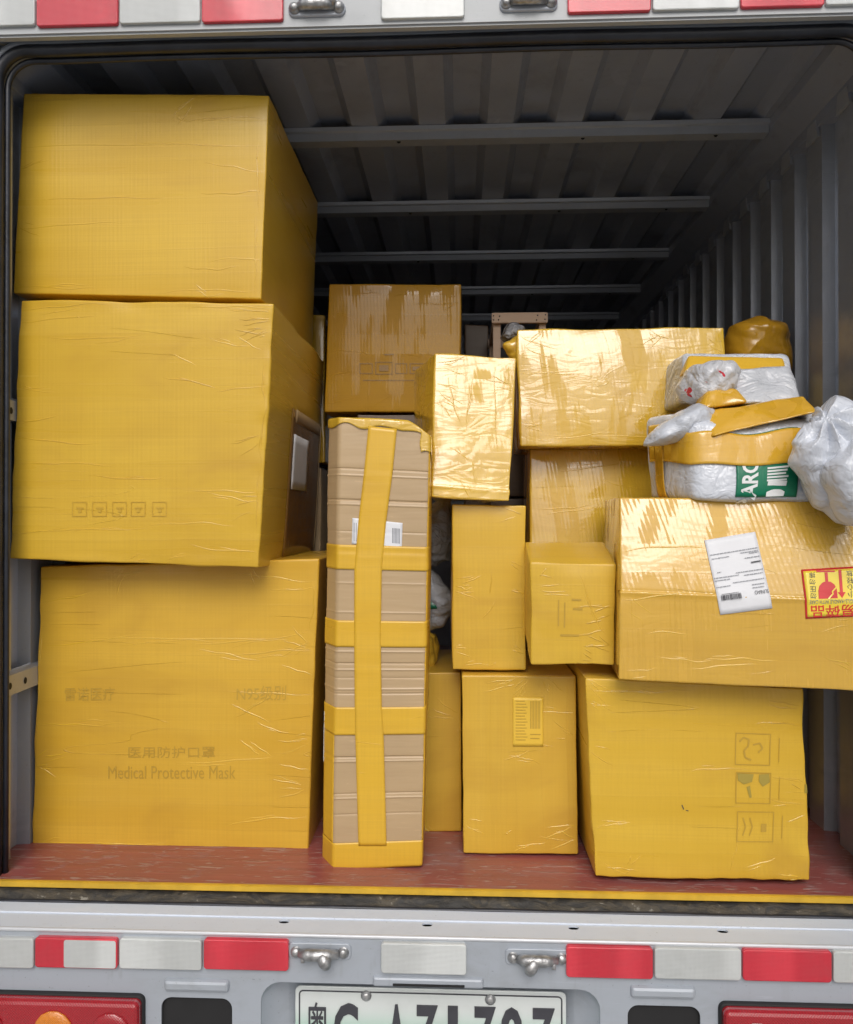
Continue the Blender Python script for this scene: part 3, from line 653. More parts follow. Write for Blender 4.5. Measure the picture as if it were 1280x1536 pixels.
# latches
def latch(cx, cz, Y, s, up):
    l = empty('latch', (0, 0, 0), truck)
    w_ = .041
    if not up: slab('base_plate', 'paint', l, cx - w_ - .013, cx + w_ + .013, cz - .013, cz + .015, .008, Y, Y - .003, .0015)
    if up: slab('base_plate', 'bar', l, cx - w_ - .012, cx + w_ + .012, cz - .014, cz + .013, .012, Y, Y - .006, .003)
    for dx in (-w_, w_): dome('bolt', 'steel', l, (cx + dx, Y - (.006 if up else 0), cz), .0085, .011)
    tube('bar', 'steel', l, [(cx - w_ * .8, Y - .010, cz + .001), (cx - w_ * .5, Y - .016, cz + .002), (cx + w_ * .3, Y - .016, cz + .002), (cx + w_ * .8, Y - .010, cz + .001)], [.007, .010, .010, .007], 12)
    if not up:
        tube('hook', 'steel', l, [(cx + s * .002, Y - .012, cz + .004), (cx + s * .008, Y - .020, cz - .001), (cx + s * .013, Y - .023, cz - .007), (cx + s * .014, Y - .022, cz - .012), (cx + s * .014, Y - .018, cz - .015)], [.008, .010, .0115, .009, .002], 14)
        tube('pin', 'steel', l, [(cx - s * .028, Y - .012, cz + .006), (cx - s * .026, Y - .020, cz - .010)], .0035, 8)
    else:
        tube('ring', 'steel', l, [(cx + s * .030, Y - .012, cz), (cx + s * .034, Y - .022, cz + .018), (cx + s * .022, Y - .024, cz + .034), (cx - s * .012, Y - .022, cz + .040), (cx - s * .026, Y - .018, cz + .03), (cx - s * .026, Y - .012, cz)], .006, 10)
    return l
for px, py, s in ((480, 1428, 1), (806, 1437, -1)): p = at(px, py, YB); latch(p[0], p[2], YB + .002, s, False)
for px, py, s in ((476, 15, 1), (793, 7, -1)): p = at(px, py, YH); latch(p[0], p[2], YH, s, True)
# tail lamps
def tail_lamp(x0, x1, z1, disks):
    z0 = z1 - .125
    b = slab('tail_lamp', 'lens_red', truck, x0, x1, z0, z1, .010, YB + .004, YB - .022, .007)
    slab('rim', 'dark', b, x0 - .004, x1 + .004, z0 - .004, z1 + .004, .012, YB + .003, YB - .006, .003)
    for cx, cz, r, m in disks:
        dome('bulb_window', m, b, (cx, YB - .0222, cz), r, .005, -1, 1.0)
    for k in range(0):
        slab('lens_rib', 'lens_red', b, x0 + .006, x1 - .006, z1 - .012 - .03 * k, z1 - .010 - .03 * k, .0008, YB - .021, YB - .0235, .0008)
zl = zpx(1492, YB, 120); zr = zpx(1508, YB, 1180)
tail_lamp(-.955, xpx(216, YB), zl, [(xpx(92, YB), zl - .049, .034, 'lens_amber'), (xpx(176, YB), zl - .050, .034, 'lens_red'), (xpx(-10, YB), zl - .049, .034, 'lens_red')])
tail_lamp(xpx(1080, YB), .86, zr, [(xpx(1127, YB), zr - .050, .033, 'lens_clear'), (xpx(1208, YB), zr - .050, .033, 'lens_amber'), (xpx(1290, YB), zr - .050, .033, 'lens_red')])
# number plate
YP = 1.402; px0, pz1 = xpx(443, YP, 1483), zpx(1484, YP, 645)
pw, ph = .480, .140
pl = slab('number_plate', 'plate', truck, 0, pw, 0, ph, .010, .003, 0, .0012, (px0, YP, pz1 - ph))
def ring_mesh(name, mat, parent, x0, x1, z0, z1, r, t, y):
    a = rrect(x0, x1, z0, z1, r); b = rrect(x0 + t, x1 - t, z0 + t, z1 - t, r - t); n = len(a)
    V = [(p[0], y, p[1]) for p in a] + [(p[0], y, p[1]) for p in b]
    return link(name, mesh(name, V, [(i, n + i, n + (i + 1) % n, (i + 1) % n) for i in range(n)], False), mat, parent)
ring_mesh('plate_border', 'ink', pl, .0065, pw - .0065, .0065, ph - .0065, .008, .0026, -.0006)
kx = pw / (847 - 443)
for ch, a, b in (('粤', 460, 493), ('C', 501, 538), ('A', 582, 609), ('Z', 623, 657), ('1', 672, 687), ('Z', 709, 743), ('0', 750, 783), ('Z', 795, 830)):
    V, T, _ = glyphs(ch, .0 if ord(ch) > 200 else .03); x0, x1 = (a - 443) * kx, (b - 443) * kx; zz0, zz1 = .018, .112
    V3 = np.stack([x0 + V[:, 0] * (x1 - x0), np.full(len(V), -.0008), zz0 + V[:, 1] * (zz1 - zz0)], 1)
    o = link('plate_character', mesh('plate_character', V3, T, False), 'ink', pl); m = o.modifiers.new('t', 'SOLIDIFY'); m.thickness = .0035; m.offset = 0
dome('plate_bolt', 'steel', pl, ((550 - 443) * kx, -.0005, ph - .014), .0075, .006); dome('plate_bolt', 'steel', pl, ((735 - 443) * kx, -.0005, ph - .015), .0075, .006)
# wheels
for sx in (-.80, .70):
    for yy in (2.15,):
        prof = [(.20, -.09), (.265, -.095), (.285, -.075), (.29, 0), (.285, .075), (.265, .095), (.20, .09)]
        n = 40; V = []; Fc = []
        for r_, dx in prof:
            for k in range(n): a = 2 * math.pi * k / n; V.append((sx + dx, yy + r_ * math.cos(a), .29 + r_ * math.sin(a)))
        for i in range(len(prof) - 1):
            for k in range(n): Fc.append((i * n + k, i * n + (k + 1) % n, (i + 1) * n + (k + 1) % n, (i + 1) * n + k))
        wo = link('wheel', mesh('wheel', V, Fc), 'tyre', truck)
        prism('rim', 'steel', wo, [(yy + .2 * math.cos(2 * math.pi * k / 24), .29 + .2 * math.sin(2 * math.pi * k / 24)) for k in range(24)], 'x', sx - .08, sx + .08)
for c in list(truck.children): c.location = Vector(c.location) - T0

# ================================================================ the load
GRP = 'parcels wrapped in yellow film in the truck'
def quad(*p): return list(p)
# --- left column, three big cartons
c1 = Carton('wrapped_carton', quad((35, 139), (404, 142), (392, 449), (19, 440)), [1.588, 1.588, 1.582, 1.582], .55, 'film_matte', seed=1, bulge=.0028,
            wr=[(0, .73, .95, .76, .0022, .006), (0, .33, .45, .36, .0022, .004), (0, .30, .70, .35, -.0020, .004), (.02, .03, .35, .045, .002, .004), (.6, .02, .98, .05, .002, .005), (.1, .46, .6, .5, .0012, .004), (.967, .77, .972, .40, .002, .004), (.972, .42, .966, .06, .002, .004)] + rand_wr(11, 6, (.0008, .002)))
tag(c1.o, 'big yellow wrapped carton at the top of the tall stack by the side wall', 'carton', GRP)
c2 = Carton('wrapped_carton', quad((30, 449), (411, 455), (388, 852), (14, 838)), [1.555, 1.56, 1.56, 1.555], .59, 'film_matte_b', seed=2, bulge=.0028, edge=.0014,
            wr=[(0, .10, .58, .145, .003, .005), (.55, .15, .9, .16, .0012, .005), (.58, .72, .80, .67, .003, .0035), (.60, .80, .72, .76, .0025, .004), (.75, .86, .92, .83, .003, .0035), (0, .47, .35, .45, .0022, .004), (0, .36, .42, .38, .0022, .004), (0, .52, .18, .56, .002, .004), (.86, .87, .97, .82, .0025, .003), (.1, .85, .5, .87, .003, .009), (.3, .32, .62, .33, .0015, .004), (.987, .62, .982, .38, .002, .004), (.985, .40, .979, .12, .002, .004), (.975, .78, .985, .60, .002, .004)] + rand_wr(12, 9, (.001, .0026)))
tag(c2.o, 'largest yellow wrapped carton, middle of the tall stack, overhanging the carton below', 'carton', GRP)
for k, x in enumerate((108, 138, 168, 196, 228)):
    c2.shape('faded_icon', 'print_faint', frame_px(x, 753, x + 22, 775, 1.2) + [rect_px(x + 6, 761, x + 17, 763.5), rect_px(x + 9, 764, x + 14, 769)])
c3 = Carton('wrapped_carton', quad((60, 850), (479, 838), (462, 1277), (48, 1272)), [1.645, 1.645, 1.636, 1.638], .47, 'film_matte_c', seed=3, bulge=.003, edge=0.0012, r=.004,
            wr=[(.12, .735, .9, .73, .0025, .005), (.02, .72, .4, .745, .002, .004), (.55, .71, .99, .745, .0028, .004), (.68, .54, 1, .54, .003, .004), (.70, .50, .86, .44, .0025, .0035), (.86, .53, .72, .46, .002, .003), (.74, .38, .82, .33, .003, .003), (.78, .38, .86, .32, .003, .003), (.80, .44, .92, .40, .0025, .003), (.88, .66, .98, .72, .0025, .003), (.02, .88, .2, .9, .002, .004), (.82, .90, 1, .90, .004, .004), (0, .02, .5, .025, .002, .004), (.985, .92, .978, .75, .002, .004), (.01, .75, .005, .62, .002, .004), (.005, .62, .012, .5, .002, .004)] + rand_wr(13, 8, (.001, .0026)))
tag(c3.o, 'yellow wrapped carton printed Medical Protective Mask, standing on the red floor', 'carton', GRP)
c3.text('printed_text', 'print', '雷诺医疗', rect_px(97, 1032, 172, 1052)); c3.text('printed_text', 'print', 'N95级别', rect_px(353, 1033, 426, 1055))
c3.text('printed_text', 'print', '医用防护口罩', rect_px(192, 1121, 322, 1138)); c3.text('printed_text', 'print', 'Medical Protective Mask', rect_px(162, 1150, 353, 1169))
c1.creases(5, 1); c2.creases(9, 2); c3.creases(9, 3)
c2.sheet('bare_board', 'film_brown', c2.W + .20, c2.W + .572, .012, .345, .0012, step=.02)
c2.sheet('board_flap', 'card', c2.W + .24, c2.W + .565, .318, .348, .0022, step=.02)
c2.sheet('board_edge', 'card', c2.W + .560, c2.W + .578, .012, .345, .0034, step=.02)
c2.sheet('address_slip', 'paper', c2.W + .225, c2.W + .40, .165, .290, .0036, step=.02)
# --- things seen in the slit behind
cs = Carton('wrapped_carton', quad((420, 472), (487, 472), (487, 694), (420, 692)), 2.22, .3, 'film_gloss_b', seed=21, step=.012)
tag(cs.o, 'narrow sliver of a yellow wrapped carton in the slit behind the tall stack', 'carton', GRP)
cs2 = Carton('plain_carton', quad((420, 702), (482, 702), (480, 1120), (420, 1120)), 2.24, .28, 'card', seed=22, step=.015)
tag(cs2.o, 'plain tan carton in the dark slit under the yellow sliver', 'carton')
# --- the tall tan carton with yellow tape cross bands
def tall_warp(p, s):
    c = .028; x, y, z = p[:, 0], p[:, 1], p[:, 2]; q = p.copy()
    q[:, 1] = y + np.clip((c - x) / c, 0, 1) * .045 * (1 - y / s.D)
    k = np.clip((x - (s.W - .045)) / .045, 0, 1); q[:, 2] = z - k ** 1.3 * .028 * np.clip((z - (s.H - .12)) / .12, 0, 1) ** 2
    return q
tw = [(0, v, 1, v, h * .42, .0016) for v, d, h, w_ in ((.885, .003, -.004, .004), (.87, .004, .003, .006), (.815, 0, -.006, .004), (.805, .002, .003, .005), (.745, .003, -.002, .004), (.70, .002, -.006, .004), (.69, 0, .003, .005), (.665, .003, -.002, .004), (.565, .004, .002, .005), (.49, 0, -.005, .004), (.478, .002, .003, .005), (.452, .001, -.005, .0045), (.438, .003, .003, .006), (.42, .002, -.002, .004), (.395, .002, .003, .006), (.385, 0, -.003, .004), (.245, .001, -.005, .004), (.236, .001, .003, .005), (.165, .002, -.003, .0045), (.155, .002, .003, .005), (.12, .003, -.002, .004), (.31, .002, -.0025, .004), (.63, .002, .0015, .004))]
tc_ = Carton('tall_carton', quad((488, 624), (645, 632), (633, 1300), (479, 1306)), [1.575, 1.572, 1.552, 1.552], .15, 'card', seed=4, r=.0035, bulge=.003, edge=0.0006, rough=.0004, wr=tw, step=.006, warp=tall_warp)
tag(tc_.o, 'tall narrow tan carton banded with yellow tape, standing upright on the floor', 'carton')
def zb(py): return tc_.uv(560, py)[1]
W4 = tc_.W
for a, b in ((812, 849), (926, 966), (1057, 1099), (1262, 1303)): tc_.sheet('tape_band', 'tape', -.06, W4 + .04, zb(b) if b < 1300 else .001, zb(a), .0014, step=.004, wk=.5)
tc_.sheet('tape_band', 'tape', -.03, .027, zb(1262), zb(1096), .0006, step=.004); tc_.sheet('tape_band', 'tape', W4 - .001, W4 + .1, zb(1262), zb(640), .0007, step=.006)
tc_.sheet('top_film', 'film_gloss', -.03, W4 + .02, tc_.H - .016, tc_.H - .001, .0020, step=.003, jag=.004)
tc_.sheet('corner_film', 'film_gloss', W4 - .020, W4 + .05, tc_.H - .070, tc_.H - .002, .0028, step=.003, jag=.007)
tc_.quad_sheet('address_slip', 'paper', quad((528, 773), (601, 774), (600, 813), (527, 812)), .0008)
def tape_v(pts, name='centre_tape'):
    V = []; Fc = []; nz = 110; nx = 9
    for k in range(nz + 1):
        py = pts[0][0] + (pts[-1][0] - pts[0][0]) * k / nz
        xl = np.interp(py, [p[0] for p in pts], [p[1] for p in pts]); xr = np.interp(py, [p[0] for p in pts], [p[2] for p in pts])
        for i in range(nx + 1): a = tc_.uv(xl + (xr - xl) * i / nx, py); V.append((a[0], 0, a[1]))
    for k in range(nz):
        for i in range(nx): Fc.append((k * (nx + 1) + i, (k + 1) * (nx + 1) + i, (k + 1) * (nx + 1) + i + 1, k * (nx + 1) + i + 1))
    return tc_.solid(link(name, mesh(name, tc_.place(np.array(V), .0022, .35), Fc), 'tape', tc_.o))
tape_v([(632, 551, 592), (700, 545, 586), (775, 537, 577), (850, 531, 571), (950, 531, 570), (1055, 532, 572), (1100, 533, 575), (1268, 538, 580)])
zl0, zl1 = zb(1150), zb(1072)
tc_.sheet('side_slip', 'paper', -.030, -.002, zl0, zl1, .0016, step=.004)
tc_.shape('slip_print', 'ink_grey', [rect_px(586 + 2 * k, 783, 587.2 + 2 * k, 806) for k in range(6)] + [rect_px(530, 780, 531, 808), rect_px(533, 780, 534, 808)], .0016)
# --- amber carton at the back and what carries it
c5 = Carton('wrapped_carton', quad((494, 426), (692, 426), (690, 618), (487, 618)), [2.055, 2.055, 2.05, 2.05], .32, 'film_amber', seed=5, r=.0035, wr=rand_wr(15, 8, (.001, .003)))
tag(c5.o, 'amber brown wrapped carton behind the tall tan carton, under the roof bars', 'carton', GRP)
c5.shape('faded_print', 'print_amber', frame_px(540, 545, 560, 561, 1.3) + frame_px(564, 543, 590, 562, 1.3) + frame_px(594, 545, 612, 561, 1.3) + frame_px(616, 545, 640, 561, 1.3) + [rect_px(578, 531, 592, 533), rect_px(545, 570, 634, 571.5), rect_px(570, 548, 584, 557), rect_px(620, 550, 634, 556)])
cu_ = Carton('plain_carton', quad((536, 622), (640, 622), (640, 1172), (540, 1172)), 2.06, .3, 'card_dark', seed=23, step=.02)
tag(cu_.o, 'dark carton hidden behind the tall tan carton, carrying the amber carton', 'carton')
# --- middle column
c16 = Carton('wrapped_carton', quad((575, 1010), (692, 1008), (692, 1247), (575, 1249)), [1.735] * 4, .30, 'film_semi_b', seed=6, wr=rand_wr(16, 4))
tag(c16.o, 'half hidden yellow carton on the floor between the tall tan carton and its neighbour', 'carton', GRP)
c11 = Carton('wrapped_carton', quad((693, 1013), (864, 1014), (868, 1282), (695, 1281)), [1.62, 1.62, 1.614, 1.616], .31, 'film_semi_b', seed=7, r=.0035, wr=[(.35, .52, .6, .58, .002, .004), (.4, .56, .7, .50, .0015, .004), (.75, .03, .98, .08, .003, .004), (.7, .08, .95, .16, .002, .004), (.2, .9, .4, .95, .002, .005)] + rand_wr(17, 4))
tag(c11.o, 'yellow carton on the floor with an address slip showing through its film', 'carton', GRP)
c11.quad_sheet('address_slip', 'slip_under', rect_px(770, 1045, 816, 1119), .0010)
c11.shape('slip_print', 'print', [rect_px(774, 1050 + 4.5 * k, 774 + 14 + (k * 7) % 5, 1051.2 + 4.5 * k) for k in range(14)] + [rect_px(796 + 2.3 * k, 1050, 797.2 + 2.3 * k, 1092) for k in range(7)] + [rect_px(796, 1100, 812, 1101.5), rect_px(796, 1106, 810, 1107.5)], .0022)
c8 = Carton('wrapped_carton', quad((678, 756), (790, 758), (789, 1005), (679, 1005)), [1.655, 1.655, 1.645, 1.645], .24, 'film_semi', seed=8, r=.0035, bulge=.0028, edge=0.0013, wr=[(.4, .3, .6, .42, .002, .004), (.5, .45, .55, .6, .0016, .004), (.15, .03, .3, .06, .003, .003), (.5, .02, .6, .05, .003, .003)] + rand_wr(18, 3))
tag(c8.o, 'upright narrow satin yellow carton standing on the carton with the slip', 'carton', GRP)
c6 = Carton('wrapped_carton', quad((652, 529), (776, 536), (765, 752), (647, 746)), [1.674, 1.686, 1.628, 1.618], .20, 'film_gloss', yaw=15, seed=9, r=.0035, bulge=.003, edge=0.0013, rough=.0009, wr=[(.15, .85, .35, .5, .003, .008), (.5, .9, .4, .45, .003, .008), (.75, .92, .8, .3, .003, .008), (.2, .35, .5, .25, .003, .006), (.5, .3, .55, .1, .003, .006), (.0, .08, 1, .06, .002, .005)])
tag(c6.o, 'shiny crinkled yellow carton leaning back on top of the narrow upright carton', 'carton', GRP)
# --- right side
c9 = Carton('wrapped_carton', quad((795, 674), (1000, 672), (1000, 1004), (797, 1004)), [1.875, 1.875, 1.815, 1.815], .20, 'film_flute_b', seed=10, wr=[(.2, .9, .7, .93, .003, .004), (.5, .85, .95, .8, .003, .004), (0, .72, .5, .74, .004, .004), (.05, .70, .6, .72, .003, .004)])
tag(c9.o, 'yellow carton with bright vertical sheen under the wide upper carton', 'carton', GRP)
c7 = Carton('wrapped_carton', quad((776, 494), (1087, 490), (1090, 668), (781, 669)), [1.824, 1.824, 1.79, 1.79], .27, 'film_gloss_b', seed=11, r=.0035, bulge=.0028, edge=0.0017, rough=.0008, wr=[(.0, .95, .2, .8, .003, .005), (.02, .85, .2, .72, .003, .005), (.0, .05, .5, .1, .003, .005), (.3, .1, .8, .06, .002, .005)] + rand_wr(20, 8))
tag(c7.o, 'wide glossy yellow carton lying across the upper row beside the mail bags', 'carton', GRP)
c12 = Carton('wrapped_carton', quad((877, 1016), (1205, 1033), (1215, 1321), (893, 1316)), [1.52, 1.515, 1.504, 1.506], .38, 'film_matte_d', yaw=0, seed=12, r=.0035, bulge=.0028, edge=0.0017, wr=[(.02, .93, .5, .965, .003, .004), (.7, .05, .85, .12, .003, .004), (.85, .03, .97, .02, .003, .003), (.9, .3, .99, .34, .003, .003), (.62, .03, .7, .3, .0015, .004)] + rand_wr(21, 5))
tag(c12.o, 'yellow carton with three faded handling icons, at the front edge of the floor', 'carton', GRP)
for (x0, y0, x1, y1) in ((1098, 1090, 1150, 1140), (1100, 1151, 1152, 1200), (1103, 1212, 1158, 1260)):
    c12.shape('faded_icon_frame', 'print', frame_px(x0, y0, x1, y1, 1.4) + [rect_px(x1 + 12, y0 + 6, x1 + 13.2, y1 - 6)])
def stroke(pts, w_):
    out = []
    for (a, b) in zip(pts[:-1], pts[1:]):
        d = np.array(b, float) - np.array(a, float); n = np.array([-d[1], d[0]]) / (np.linalg.norm(d) + 1e-6) * w_ / 2
        out.append([tuple(np.array(a) + n), tuple(np.array(b) + n), tuple(np.array(b) - n), tuple(np.array(a) - n)])
    return out
c12.shape('faded_icon', 'print', stroke([(1104, 1104), (1110, 1097), (1118, 1100), (1117, 1110), (1111, 1118), (1113, 1128), (1122, 1132)], 2.6) + stroke([(1124, 1108), (1134, 1105), (1138, 1113), (1132, 1120)], 2.6))
c12.shape('scuff_mark', 'print_dark', [[(1202, 1168), (1208, 1168), (1208, 1182), (1202, 1182)]])
c12.shape('faded_icon', 'print_dark', [[(1102, 1153), (1126, 1154), (1124, 1166), (1112, 1170), (1103, 1164)], [(1134, 1154), (1149, 1153), (1150, 1166), (1140, 1173), (1134, 1165)], [(1116, 1174), (1121, 1172), (1124, 1190), (1121, 1191)]])
c12.shape('faded_icon', 'print', [rect_px(1139, 1231, 1147, 1244)] + stroke([(1112, 1222), (1116, 1236), (1112, 1250)], 2) + stroke([(1122, 1222), (1126, 1236), (1122, 1250)], 2))
c12.shape('scuff_mark', 'ink', stroke([(1021, 1204), (1024, 1211)], 1.4) + stroke([(1027, 1212), (1031, 1213)], 1.2))
c10 = Carton('wrapped_carton', quad((796, 843), (925, 846), (921, 997), (797, 997)), [1.525, 1.522, 1.518, 1.52], .135, 'film_small', seed=13, r=.0035, bulge=.0028, edge=0.0013, back_shift=(0, .036), wr=[(.55, .9, .8, .4, .002, .004), (.6, .7, .9, .3, .0015, .004), (.1, .85, .2, .95, .002, .003)])
tag(c10.o, 'smallest yellow carton, its top face showing, perched beside the carton with stickers', 'carton', GRP)
c10.shape('faded_print', 'print', [rect_px(836, 898, 838, 938), rect_px(845, 902, 847, 940), rect_px(856, 896, 870, 899), rect_px(858, 910, 872, 913), rect_px(840, 950, 868, 953)])
def lean14(p, s):
    q = p.copy(); v = p[:, 2] / s.H; q[:, 1] += np.clip(v - .48, 0, 1) * s.H * math.tan(R_(12.5)) * (1 - p[:, 1] / s.D); return q
c14 = Carton('wrapped_carton', quad((933, 745), (1296, 752), (1292, 1037), (928, 1020)), [1.47, 1.437, 1.427, 1.46], .33, 'film_flute', yaw=-5, seed=14, r=.0035, bulge=.003, edge=0.0010, step=.004, warp=lean14, wr=[(0, .488, 1, .482, -.0015, .003), (0, .478, 1, .472, .0018, .005), (.11, .265, .3, .265, .0014, .003), (.16, .12, .4, .13, .0012, .003), (.35, .125, .68, .14, .0015, .003), (.3, .09, .6, .11, .001, .003)] + rand_wr(24, 3))
tag(c14.o, 'wide yellow carton with a white address label and a red fragile sticker', 'carton', GRP)
lab = [(1060, 811), (1138, 798), (1158, 912), (1080, 922)]
lb = c14.quad_sheet('address_label', 'paper', lab, .0012)
def lpx(a, b): c = [np.array(p, float) for p in lab]; return tuple((c[0] * (1 - a) + c[1] * a) * (1 - b) + (c[3] * (1 - a) + c[2] * a) * b)
def lrect(a0, b0, a1, b1): return [lpx(a0, b0), lpx(a1, b0), lpx(a1, b1), lpx(a0, b1)]
ro = random.Random(5); ln = []
for b, segs in ((.20, [(.04, .98)]), (.235, [(.62, .97)]), (.255, [(.05, .4), (.78, .97)]), (.31, [(.68, .97)]), (.37, [(.84, .97)]), (.44, [(.10, .18)]), (.48, [(.45, .98)]), (.51, [(.02, .5)]), (.525, [(.6, .96)]), (.545, [(.02, .32)]), (.60, [(.35, .96)]), (.63, [(.02, .3)]), (.66, [(.7, .94)]), (.70, [(.7, .93)])):
    for a0, a1 in segs:
        a = a0
        while a < a1: w_ = ro.uniform(.02, .07); ln.append(lrect(a, b, min(a + w_, a1), b + .009)); a += w_ + .008
bars = []; a = .07
while a < .46: w_ = ro.choice([.006, .012, .018]); bars.append(lrect(a, .745, a + w_, .815)); a += w_ + ro.choice([.006, .010])
c14.shape('label_print', 'ink_grey', ln, .0040); c14.shape('label_print', 'ink', bars, .0042); c14.shape('label_print', 'ink', [lrect(.78, .372, .97, .388), lrect(.09, .73, .42, .735)], .0042)
c14.text('label_print', 'ink', 'SUNIAO', [lpx(.985, .795), lpx(.72, .795), lpx(.72, .745), lpx(.985, .745)], .0040)
st = [(1204, 855), (1290, 850), (1292, 924), (1208, 928)]
c14.quad_sheet('fragile_sticker', 'red_ink', st, .0010)
c14.quad_sheet('sticker_face', 'sticker_yellow', [(1206.5, 857.5), (1287.5, 853), (1289, 921.5), (1210.5, 925.5)], .0020)
O3 = .0034
c14.text('sticker_text', 'red_ink', '易碎品', [(1282, 924.5), (1216, 926), (1215, 908), (1281, 906)], O3, .01)
c14.text('sticker_text', 'ink_grey', 'FRAGILE-HANDLE WITH CARE', [(1287, 904), (1213, 906), (1213, 900), (1286.5, 898)], O3)
for k, ch in enumerate('勿压勿摔'): y1 = 898 - k * 10.3; c14.text('sticker_text', 'ink', ch, [(1224, y1), (1215, y1), (1215, y1 - 8.5), (1224, y1 - 8.5)], O3)
for k, ch in enumerate('小心轻放'): y1 = 896 - k * 10.3; c14.text('sticker_text', 'ink', ch, [(1281, y1), (1271, y1), (1271, y1 - 8.8), (1281, y1 - 8.8)], O3)
bowl = [(1227, 898), (1227, 886), (1229, 879), (1234, 874), (1240, 872), (1247, 873), (1252, 877), (1255, 884), (1255.5, 897)]
c14.shape('sticker_glass', 'red_ink', [bowl, rect_px(1238.5, 859, 1243, 872.5), rect_px(1226, 856, 1254, 858.5)], O3)
c14.shape('sticker_crack', 'sticker_yellow', stroke([(1255, 880), (1247, 888), (1249, 890), (1241, 898)], 1.8), O3 + .001)
c14.shape('sticker_arrow', 'red_ink', [rect_px(1259.5, 855, 1264, 889), [(1256, 888), (1268, 888), (1262, 897)]], O3)
for c_, n_ in ((c5, 5), (c16, 2), (c11, 7), (c8, 6), (c6, 8), (c9, 4), (c7, 10), (c12, 9), (c10, 6)): c_.creases(n_, c_.seed, None if c_ is not c5 else 'film_amber')
c14.creases(4, 14)
# --- crate, dark carton, film ends
cr = empty('wooden_crate', (.16, 2.14, CAM_Z + .05)); tag(cr, 'pale wooden crate frame rising behind the wide glossy carton', 'crate')
def crb(name, x0, x1, y0, y1, z0, z1): o = box(name, 'wood', cr, x0 - .16, x1 - .16, y0 - 2.14, y1 - 2.14, z0 - CAM_Z - .05, z1 - CAM_Z - .05, .0015); return o
xa, xb = xpx(738, 2.11, 475), xpx(822, 2.11, 475); z1 = zpx(468.5, 2.11, 780); z0 = zpx(484, 2.11, 780)
rail = crb('rail', xa, xb, 2.11, 2.125, z0, z1)
pl_, pr_ = xpx(740, 2.127, 500), xpx(809, 2.127, 490)
crb('post', pl_, pl_ + .020, 2.127, 2.150, CAM_Z + .05, z1 - .006); crb('post', pr_, pr_ + .018, 2.127, 2.150, CAM_Z + .05, z1 - .006)
crb('rail', xa, xb, 2.42, 2.435, z0, z1); crb('post', pl_, pl_ + .020, 2.395, 2.418, CAM_Z + .05, z1 - .006); crb('post', pr_, pr_ + .018, 2.395, 2.418, CAM_Z + .05, z1 - .006)
for xx in (pl_ - .001, pr_ + .001): crb('side_rail', xx, xx + .016, 2.152, 2.392, z0, z1 - .008)
for i, (fx, fz) in enumerate(((.03, .3), (.03, .7), (.12, .3), (.14, .65), (.80, .25), (.82, .7), (.95, .3), (.96, .75))):
    xx, zz_ = xa + (xb - xa) * fx, z0 + (z1 - z0) * fz; dome('nail', 'dark', rail, (xx - .16, 2.1098 - 2.14, zz_ - CAM_Z - .05), .0016, .0008)
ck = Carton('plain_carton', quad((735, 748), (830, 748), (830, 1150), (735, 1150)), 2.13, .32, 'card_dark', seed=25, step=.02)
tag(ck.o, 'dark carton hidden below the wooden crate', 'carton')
cin = Carton('plain_carton', quad((757, 560), (804, 560), (804, 745), (757, 745)), 2.17, .2, 'card_dark', seed=27, step=.02)  # added filler: its dark board stands for the shade in the gap
tag(cin.o, 'added dark filler carton inside the wooden crate, darkening a narrow gap', 'carton')
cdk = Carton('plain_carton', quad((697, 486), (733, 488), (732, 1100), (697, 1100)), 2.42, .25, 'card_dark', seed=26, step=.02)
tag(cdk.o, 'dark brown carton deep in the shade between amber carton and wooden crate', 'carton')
fe, _, _ = pillow('loose_film_end', 'clear', [(750, 506), (756, 494), (764, 487), (776, 486), (786, 490), (786, 500), (778, 510), (760, 515)], 1.93, .05, 31, .009, 14, 50)
tag(fe, 'crumpled clear plastic film stuffed beside the crate post', 'film')
fo, c_, b_ = pillow('film_tail', 'film_gloss', [(752, 516), (768, 508), (776, 500), (784, 505), (784, 545), (776, 556), (768, 545)], 1.86, .05, 32, .006, 14, 50)
fo.parent = c7.o; fo.location = Vector(b_) - Vector(c7.org)
# --- the mail bags
def bag_warp(p, s):
    q = p.copy(); v = np.clip(p[:, 2] / s.H, 0, 1); yy = np.clip(p[:, 1] / s.D, 0, 1)
    q[:, 2] = p[:, 2] + v * .035 * np.sin(yy * math.pi * .62) - .006 * (1 - v) * 0
    q[:, 2] += .006 * v * np.sin(p[:, 0] * 40 + 1); return q
b1 = Carton('mail_bag', quad((1042, 641), (1228, 634), (1222, 749), (1045, 747)), [1.50, 1.50, 1.48, 1.48], .17, 'bag_white', yaw=17, seed=15, r=.009, bulge=.0045, edge=0.0017, rough=.003, step=.005, warp=bag_warp,
            wr=[(.05, .1, .15, .5, .003, .006), (.02, .05, .1, .4, -.003, .006), (.75, .1, .95, .5, .003, .008), (.3, .62, .45, .35, .002, .006), (.8, .45, .9, .1, .003, .006)])
tag(b1.o, 'white mailing bag with green PARCEL print and a wide yellow tape band', 'mail bag', 'mailing bags heaped on the cartons')
def bz(py): return b1.uv(1110, py)[1]
def bxx(px): return b1.uv(px, 700)[0]
b1.sheet('printed_band', 'green_ink', bxx(1096), bxx(1188), .006, bz(651), .0016, step=.004)
b1.shape('printed_bars', 'white_ink', [rect_px(1141, 703 + 4.4 * k, 1173 - (k % 3) * 2, 705.6 + 4.4 * k) for k in range(5)] + [[(1143, 722), (1172, 724), (1170, 743), (1143, 743)]], .0030)
b1.text('printed_word', 'white_ink', 'PARCEL', [(1104, 758), (1104, 664), (1128, 664), (1128, 758)], .0030, bold=.03)
